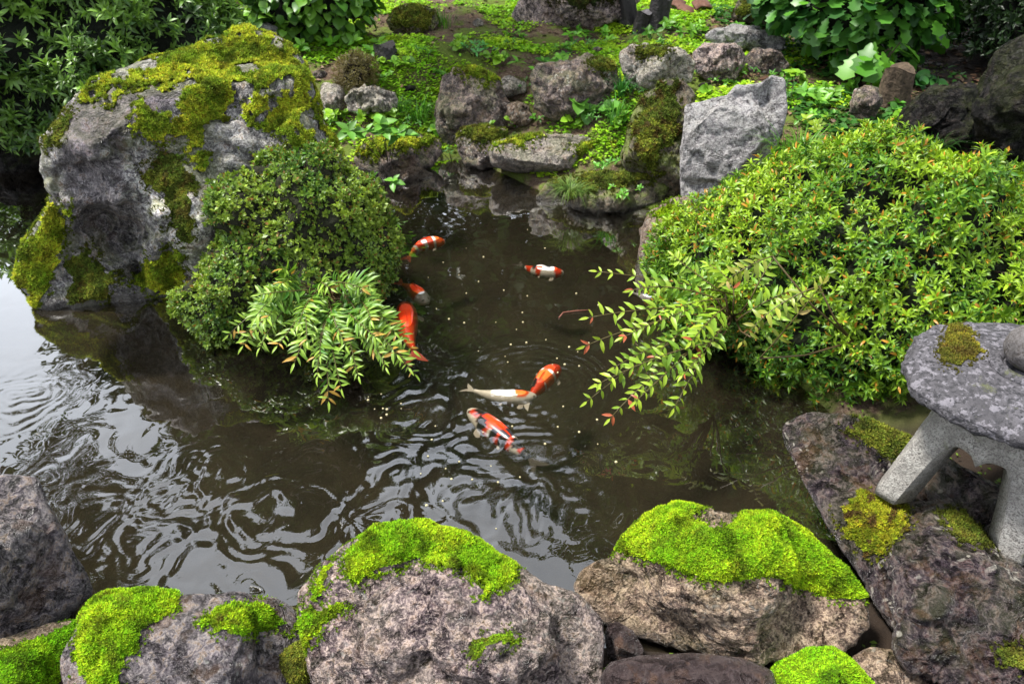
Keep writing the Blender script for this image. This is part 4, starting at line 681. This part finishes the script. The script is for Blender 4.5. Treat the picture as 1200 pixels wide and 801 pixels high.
sprout('trailing weed on the mossy shore rock by its grass tuft', 735, 225, .2, 6, .04, .08, (.08, .26, .02), (.16, .4, .03), 17, 'oval', .03)
sprout('weed growing from the front edge of the slab', 705, 196, .2, 5, .045, .08, (.05, .2, .02), (.12, .34, .03), 18, 'oval', .03)
sprout('leafy weed right of the standing stone', 948, 118, None, 7, .09, .12, (.08, .24, .02), (.16, .36, .03), 19, 'oval', .06)
sprout('yellow green seedlings at the top of the azalea dome', 985, 150, None, 8, .06, .16, (.15, .26, .02), (.28, .4, .03), 20, 'oval', .05)
W_ = [(385, 150), (400, 140), (420, 150), (440, 95), (452, 140), (480, 150), (500, 128), (506, 155), (530, 190), (562, 150), (604, 150), (612, 112), (640, 146), (668, 150), (700, 150), (715, 135), (735, 150), (742, 120), (772, 104), (796, 112), (815, 100), (840, 100), (868, 88), (880, 95), (905, 95), (930, 100), (925, 120), (950, 140), (470, 80), (500, 70), (520, 90), (536, 60), (600, 60), (615, 45), (580, 75), (760, 50), (790, 55), (815, 40), (690, 60), (660, 60), (450, 150), (770, 215), (1000, 110), (1075, 150), (1020, 90)]
for i, (x, y) in enumerate(W_):
    root = sprout('small green weed rooted between the stones of the far bank', x, y, None, 4+i % 4, (.05, .07, .045)[i % 3], .08, *(((.06, .2, .02), (.16, .38, .03)), ((.1, .26, .02), (.26, .46, .03)), ((.04, .15, .025), (.1, .28, .04)))[i % 3], 100+i, ('oval', 'round', 'lance')[i % 3], .05+.03*(i % 3)); root['group'] = 'small weeds rooted between the stones of the far bank'
def tuft(label, px, py, n, L, spread, col, seed, z=None, w=.004, droop=.6, r=.05):
    rg = np.random.default_rng(seed); g = hit(px, py) if z is None else at_z(px, py, z); mb = MB(); blades(mb, g-A([0, 0, .01]), n, L, spread, rg, col, w, droop, r)
    tag(mb.build('grass_tuft', GRASSM, origin=g), label, 'grass tuft', 'grass tufts round the pond')
GC = (.08, .22, .02)
tuft('grass tuft with straw tips hanging over the front of the mossy shore rock', 668, 226, 150, .2, 1., (.12, .2, .04), 1, z=.17, w=.003, droop=.9, r=.1)
tuft('lush grass clump between the standing stone and the azalea dome', 935, 190, 170, .34, .8, (.1, .26, .015), 2, r=.16)
tuft('dark strap leaved tuft beside the reddish rock', 727, 112, 60, .34, .8, (.04, .16, .03), 3, w=.006)
tuft('tall pale bladed tuft below the pale pitted rock', 722, 140, 50, .35, .5, (.1, .28, .04), 4, w=.006, r=.12)
tuft('drooping tuft at the inlet left of the upright dark rock', 490, 140, 90, .28, .9, (.09, .26, .03), 5, w=.005, r=.1)
tuft('small tuft on the shore between brown boulder and rusty rock', 785, 220, 40, .2, .6, (.14, .22, .02), 6, z=.1)
tuft('thin tuft in the shade left of the black angular rock', 1090, 180, 60, .3, .8, (.03, .1, .015), 7, r=.1)
tuft('thin blades on the lawn beside the round mossy stone', 520, 30, 50, .3, .4, GC, 8, r=.15)
tuft('tuft beside the row stone with white knobs', 470, 128, 60, .2, .8, (.07, .2, .03), 9, r=.1)
# lawn and weeds nobody could count
rg = np.random.default_rng(77)
def cover(name, label, n, region, L, cA, cB, kind, thr, nscl, seed, mat=GRASSM, up=.6, minh=.04):
    rg = np.random.default_rng(seed); x = rg.uniform(region[0], region[1], n*4); y = rg.uniform(region[2], region[3], n*4); p = np.stack([x, y, x*0], 1)
    k = fbm(p, nscl, 4, seed)+rg.normal(size=len(x))*.12; z = ground(x, y); m = (k > thr) & (z > minh); P = np.stack([x, y, z], 1)[m][:n]; n = len(P)
    hgt = rg.uniform(.2, 1, n)*.03; P[:, 2] += hgt; an = rg.uniform(0, 6.28, n); X = np.stack([np.cos(an), np.sin(an), rg.uniform(-.1, up, n)], 1)
    t = ss(-.3, .6, fbm(P, 2.5, 3, seed+2))[:, None]*.6+rg.random((n, 1))*.5; c = (A(cA)+(A(cB)-A(cA))*t)*rg.uniform(.7, 1.3, (n, 1)); mb = MB()
    leaves(mb, 'small' if kind == 'oval' else kind, P, X, A([0, 0, 1.])+rg.normal(size=(n, 3))*.25, L*rg.uniform(.5, 1.3, n), c, 1.7 if kind == 'oval' else 1.); tag(mb.build(name, mat, origin=A([0, 0, 0])), label, None, None, 'stuff')
cover('clover_ground_cover', 'bright green clover and weeds covering the far lawn', 110000, (-3.6, 2.8, 5.5, 12.), .036, (.15, .4, .012), (.42, .62, .025), 'oval', .05, 1.3, 3)
cover('weed_ground_cover', 'darker weeds scattered over the shaded bank', 13000, (2.1, 6.5, 1.2, 12.), .05, (.03, .1, .015), (.06, .2, .03), 'round', .12, 1.6, 4)
cover('shore_moss_weeds', 'low olive weeds along the waterline', 14000, (-3, 5, 1., 7.), .022, (.06, .11, .015), (.14, .22, .02), 'oval', .15, 2.2, 5, minh=.03)
def litter(n, x0, x1, y0, y1, seed, label):
    rg = np.random.default_rng(seed); x = rg.uniform(x0, x1, n); y = rg.uniform(y0, y1, n); z = ground(x, y)+.008; P = np.stack([x, y, z], 1); an = rg.uniform(0, 6.28, n)
    c = A([(.1, .05, .03), (.16, .09, .05), (.05, .03, .02), (.2, .13, .08)])[rg.integers(0, 4, n)]*rg.uniform(.6, 1.3, (n, 1)); mb = MB()
    leaves(mb, 'oval', P, np.stack([np.cos(an), np.sin(an), an*0+.1], 1), A([0, 0, 1.])+rg.normal(size=(n, 3))*.4, .06*rg.uniform(.5, 1.3, n), c); tag(mb.build('leaf_litter', plain('dry_leaves', (1, 1, 1), .6, attr=True, var=.3), origin=A([0, 0, 0])), label, None, None, 'stuff')
litter(9000, 1.8, 7, 4.5, 12, 9, 'brown fallen leaves under the shrubs at the right'); litter(1600, -3.5, 2.5, 5.9, 10, 10, 'scattered fallen leaves on the lawn and bare soil')
# =================================================================== STUMPS, LOGS, TILES, TRUNKS
def log(name, label, px, py, r, h, mat, seed, lean=(0, 0), cat='stump', topmat=None, group=None):
    g = hit(px, py); rg = np.random.default_rng(seed); t = np.linspace(-.08, h, 16); a = np.linspace(0, 2*math.pi, 41)[:-1]
    V = []
    for z in t:
        rr = r*(1+.35*math.exp(-max(z, 0)/.07))*(1+.1*np.sin(a*3+seed)+.06*np.sin(a*7+z*9)+.03*rg.normal(size=40)); V.append(np.stack([g[0]+lean[0]*z+rr*np.cos(a), g[1]+lean[1]*z+rr*np.sin(a), 0*a+g[2]+z+(z == t[-1])*.02*np.sin(a*2)], 1))
    V = np.concatenate(V); i, j = np.meshgrid(np.arange(15), np.arange(40), indexing='ij'); j2 = (j+1) % 40
    root = empty(name, g, label, cat, group); mb = MB(); mb.add(V, [np.stack([i*40+j, i*40+j2, (i+1)*40+j2, (i+1)*40+j], -1).reshape(-1, 4)]); mb.build('bark', mat, root)
    mb = MB(); c = V[-40:].mean(0); ring = V[-40:]+A([0, 0, .003]); mb.add(np.concatenate([ring, c+(ring-c)*.5+A([0, 0, -.006]), c[None]+A([0, 0, -.012])]), [A([(k, (k+1) % 40, 40+(k+1) % 40, 40+k) for k in range(40)]), A([(40+k, 40+(k+1) % 40, 80) for k in range(40)])]); mb.build('cut_face', topmat or mat, root); return root
CHAR = plain('charred_wood', (.03, .025, .025), .6, 1, 40, .6, .5); CUT = plain('cut_wood_grey', (.16, .15, .16), .6, .6, 30, .6)
OLDW = plain('old_stump_wood', (.12, .085, .055), .85, 1, 30, .8)
gl = 'charred log posts at the top of the lawn'
log('log_post', 'left charred log post at the top edge', 736, 30, .09, .4, CHAR, 1, (-.2, 0), 'log', CUT, gl)
log('log_post', 'middle charred log post, cut end showing', 750, 36, .07, .18, CHAR, 2, (.1, -.2), 'log', CUT, gl)
log('log_post', 'right charred log post with a pale cut top', 768, 34, .1, .3, CHAR, 3, (.1, 0), 'log', CUT, gl)
log('stump', 'rotten brown stump beneath the lobed leaves', 1043, 122, .1, .26, OLDW, 4)
log('stump', 'little dark stump on the soil near the lawn edge', 452, 66, .09, .1, CHAR, 5)
TILE = plain('brown_roof_tile', (.16, .075, .05), .7, .5, 30, .5)
for i, (x, y, a, lb) in enumerate([(778, 14, .2, 'leftmost broken brown tile at the top edge'), (790, 12, -.5, 'brown tile leaning between the others'), (806, 15, .9, 'dark broken tile lying flat among the brown tiles'), (822, 13, .1, 'rightmost broken brown tile beside the mossy shelf stone')]):
    g = hit(x, y); u = np.linspace(-1, 1, 9); Vt = []
    for zz in (0, -.015):
        for v in (-1, 1): Vt.append(np.stack([u*.1, 0*u+v*.09+.02*np.sin(u*5+i), .03*np.cos(u*1.5)+zz+.02*v], 1))
    Vt = np.concatenate(Vt); R_ = A([[math.cos(a), -math.sin(a), 0], [math.sin(a), math.cos(a), 0], [0, 0, 1]]); Vt = Vt@R_.T+g+A([0, 0, .03+.03*(i % 2)])
    q = [(k, k+1, 10+k, 9+k) for k in range(8)]+[(27+k, 28+k, 19+k, 18+k) for k in range(8)]+[(18+k, 19+k, k+1, k) for k in range(8)]+[(9+k, 10+k, 28+k, 27+k) for k in range(8)]+[(0, 9, 27, 18), (8, 26, 35, 17)]
    mb = MB(); mb.add(Vt, A(q)); tag(mb.build('roof_tile', TILE, smooth=False), lb, 'tile', 'broken tiles at the top of the lawn')
# =================================================================== TREES (mirrored in the pond)
def tree(label, x, y, H, R, n, seed, cA=(.02, .05, .012), cB=(.05, .11, .02), trunk_r=.16, low=.35, leafL=.3, bark=None, zs=1.):
    rg = np.random.default_rng(seed); zb = float(ground(x, y)[0]); root = empty('tree', (x, y, zb-.1), label, 'tree')
    mb = MB(); hz = H*.8; tp_ = [A([x, y, zb-.1]), A([x+rg.normal()*.1, y, zb+hz*.3]), A([x+rg.normal()*.2, y, zb+hz*.65]), A([x+rg.normal()*.3, y, zb+hz])]; tube(mb, tp_, trunk_r*1.2, trunk_r*.3, 12)
    cl = []
    for k in range(40):
        a = rg.uniform(0, 6.28); f = rg.random()**.6; z = H*(low+(1-low)*rg.random()); rr = R*f*(1-.5*abs((z/H-low)/(1-low)-.4)); c = A([x+rr*math.cos(a), y+rr*math.sin(a), zb+z]); cl.append(c)
        s = A([x, y, zb+max(H*low*.7, z-R*.4)]); tube(mb, [s, (s+c)/2+A([0, 0, -.1]), c], trunk_r*.3, .02, 6)
    mb.build('trunk', bark or BARK, root)
    cl = A(cl); i = rg.integers(0, len(cl), n); d = norm(rg.normal(size=(n, 3)))*(rg.random((n, 1))**.4)*(R*.36*A([1, 1, .7*zs])); P = cl[i]+d
    X = norm(rg.normal(size=(n, 3))+d*.5-A([0, 0, .3])); c = A(cA)+(A(cB)-A(cA))*rg.random((n, 1)); mb = MB(); leaves(mb, 'small', P, X, A([0, 0, 1.])+rg.normal(size=(n, 3))*.5, leafL*rg.uniform(.6, 1.3, n), c*rg.uniform(.7, 1.3, (n, 1)), 1.5)
    mb.build('crown', LEAF, root)
for a in TREES: tree(*a)
g = hit(259, 34); tree('slender tree with a pale trunk between the dark hedge and the round leaved shrub', g[0], g[1], 7.5, 1.1, 1800, 6, trunk_r=.075, low=.6, bark=plain('pale_bark', (.42, .4, .37), .8, .8, 18, .6))
# =================================================================== LIGHT AND CAMERA
w = bpy.data.worlds.new('World'); SC.world = w; w.use_nodes = True; nt = w.node_tree; nt.nodes.clear()
out = nt.nodes.new('ShaderNodeOutputWorld'); bg = nt.nodes.new('ShaderNodeBackground'); sky = nt.nodes.new('ShaderNodeTexSky'); sky.sky_type = 'NISHITA'; sky.sun_disc = False
EL, AZ = math.radians(64), math.radians(-78)       # sun high on the left behind thin cloud
sky.sun_elevation = EL; sky.sun_rotation = AZ; sky.air_density = 1.; sky.dust_density = 3.
hs = nt.nodes.new('ShaderNodeHueSaturation'); hs.inputs['Saturation'].default_value = .35; nt.links.new(sky.outputs[0], hs.inputs['Color']); 
tc = nt.nodes.new('ShaderNodeTexCoord'); nz = nt.nodes.new('ShaderNodeTexNoise'); nt.links.new(tc.outputs['Generated'], nz.inputs['Vector']); nz.inputs['Scale'].default_value = 2.2; nz.inputs['Detail'].default_value = 6
rp = nt.nodes.new('ShaderNodeValToRGB'); rp.color_ramp.elements[0].position = .35; rp.color_ramp.elements[1].position = .65; rp.color_ramp.elements[0].color = (.35, .35, .35, 1); rp.color_ramp.elements[1].color = (.9, .9, .9, 1); nt.links.new(nz.outputs[0], rp.inputs[0])
mx = nt.nodes.new('ShaderNodeMix'); mx.data_type = 'RGBA'; nt.links.new(rp.outputs[0], mx.inputs[0]); nt.links.new(hs.outputs[0], mx.inputs[6]); mx.inputs[7].default_value = (14, 15, 16.6, 1)      # thin bright cloud
nt.links.new(mx.outputs[2], bg.inputs[0]); bg.inputs[1].default_value = .044; nt.links.new(bg.outputs[0], out.inputs[0])
L = bpy.data.lights.new('sun', 'SUN'); L.energy = 2.8; L.angle = math.radians(9); L.color = (1, .96, .9); so = bpy.data.objects.new('sun', L); COL.objects.link(so)
dv = A([math.sin(AZ)*math.cos(EL), math.cos(AZ)*math.cos(EL), math.sin(EL)]); so.rotation_euler = Vector(dv).to_track_quat('Z', 'Y').to_euler(); so.location = Vector(dv*20)
cam = bpy.data.cameras.new('camera'); co = bpy.data.objects.new('camera', cam); COL.objects.link(co); co.location = Vector(CAM); co.rotation_euler = (math.pi/2-PITCH, 0, 0)
cam.sensor_width = 36; cam.lens = 36*F/1200; cam.clip_start = .05; cam.clip_end = 500; cam.dof.use_dof = True; cam.dof.focus_distance = 2.9; cam.dof.aperture_fstop = 4.5
SC.camera = co
SC.view_settings.view_transform = 'Standard'; SC.view_settings.look = 'None'; SC.view_settings.gamma = 1; SC.view_settings.exposure = EXPO
SC.cycles.use_denoising = True; SC.cycles.max_bounces = 6; SC.cycles.diffuse_bounces = 3; SC.cycles.glossy_bounces = 3; SC.cycles.transparent_max_bounces = 12; SC.cycles.sample_clamp_indirect = 8; SC.cycles.caustics_reflective = False; SC.cycles.caustics_refractive = False
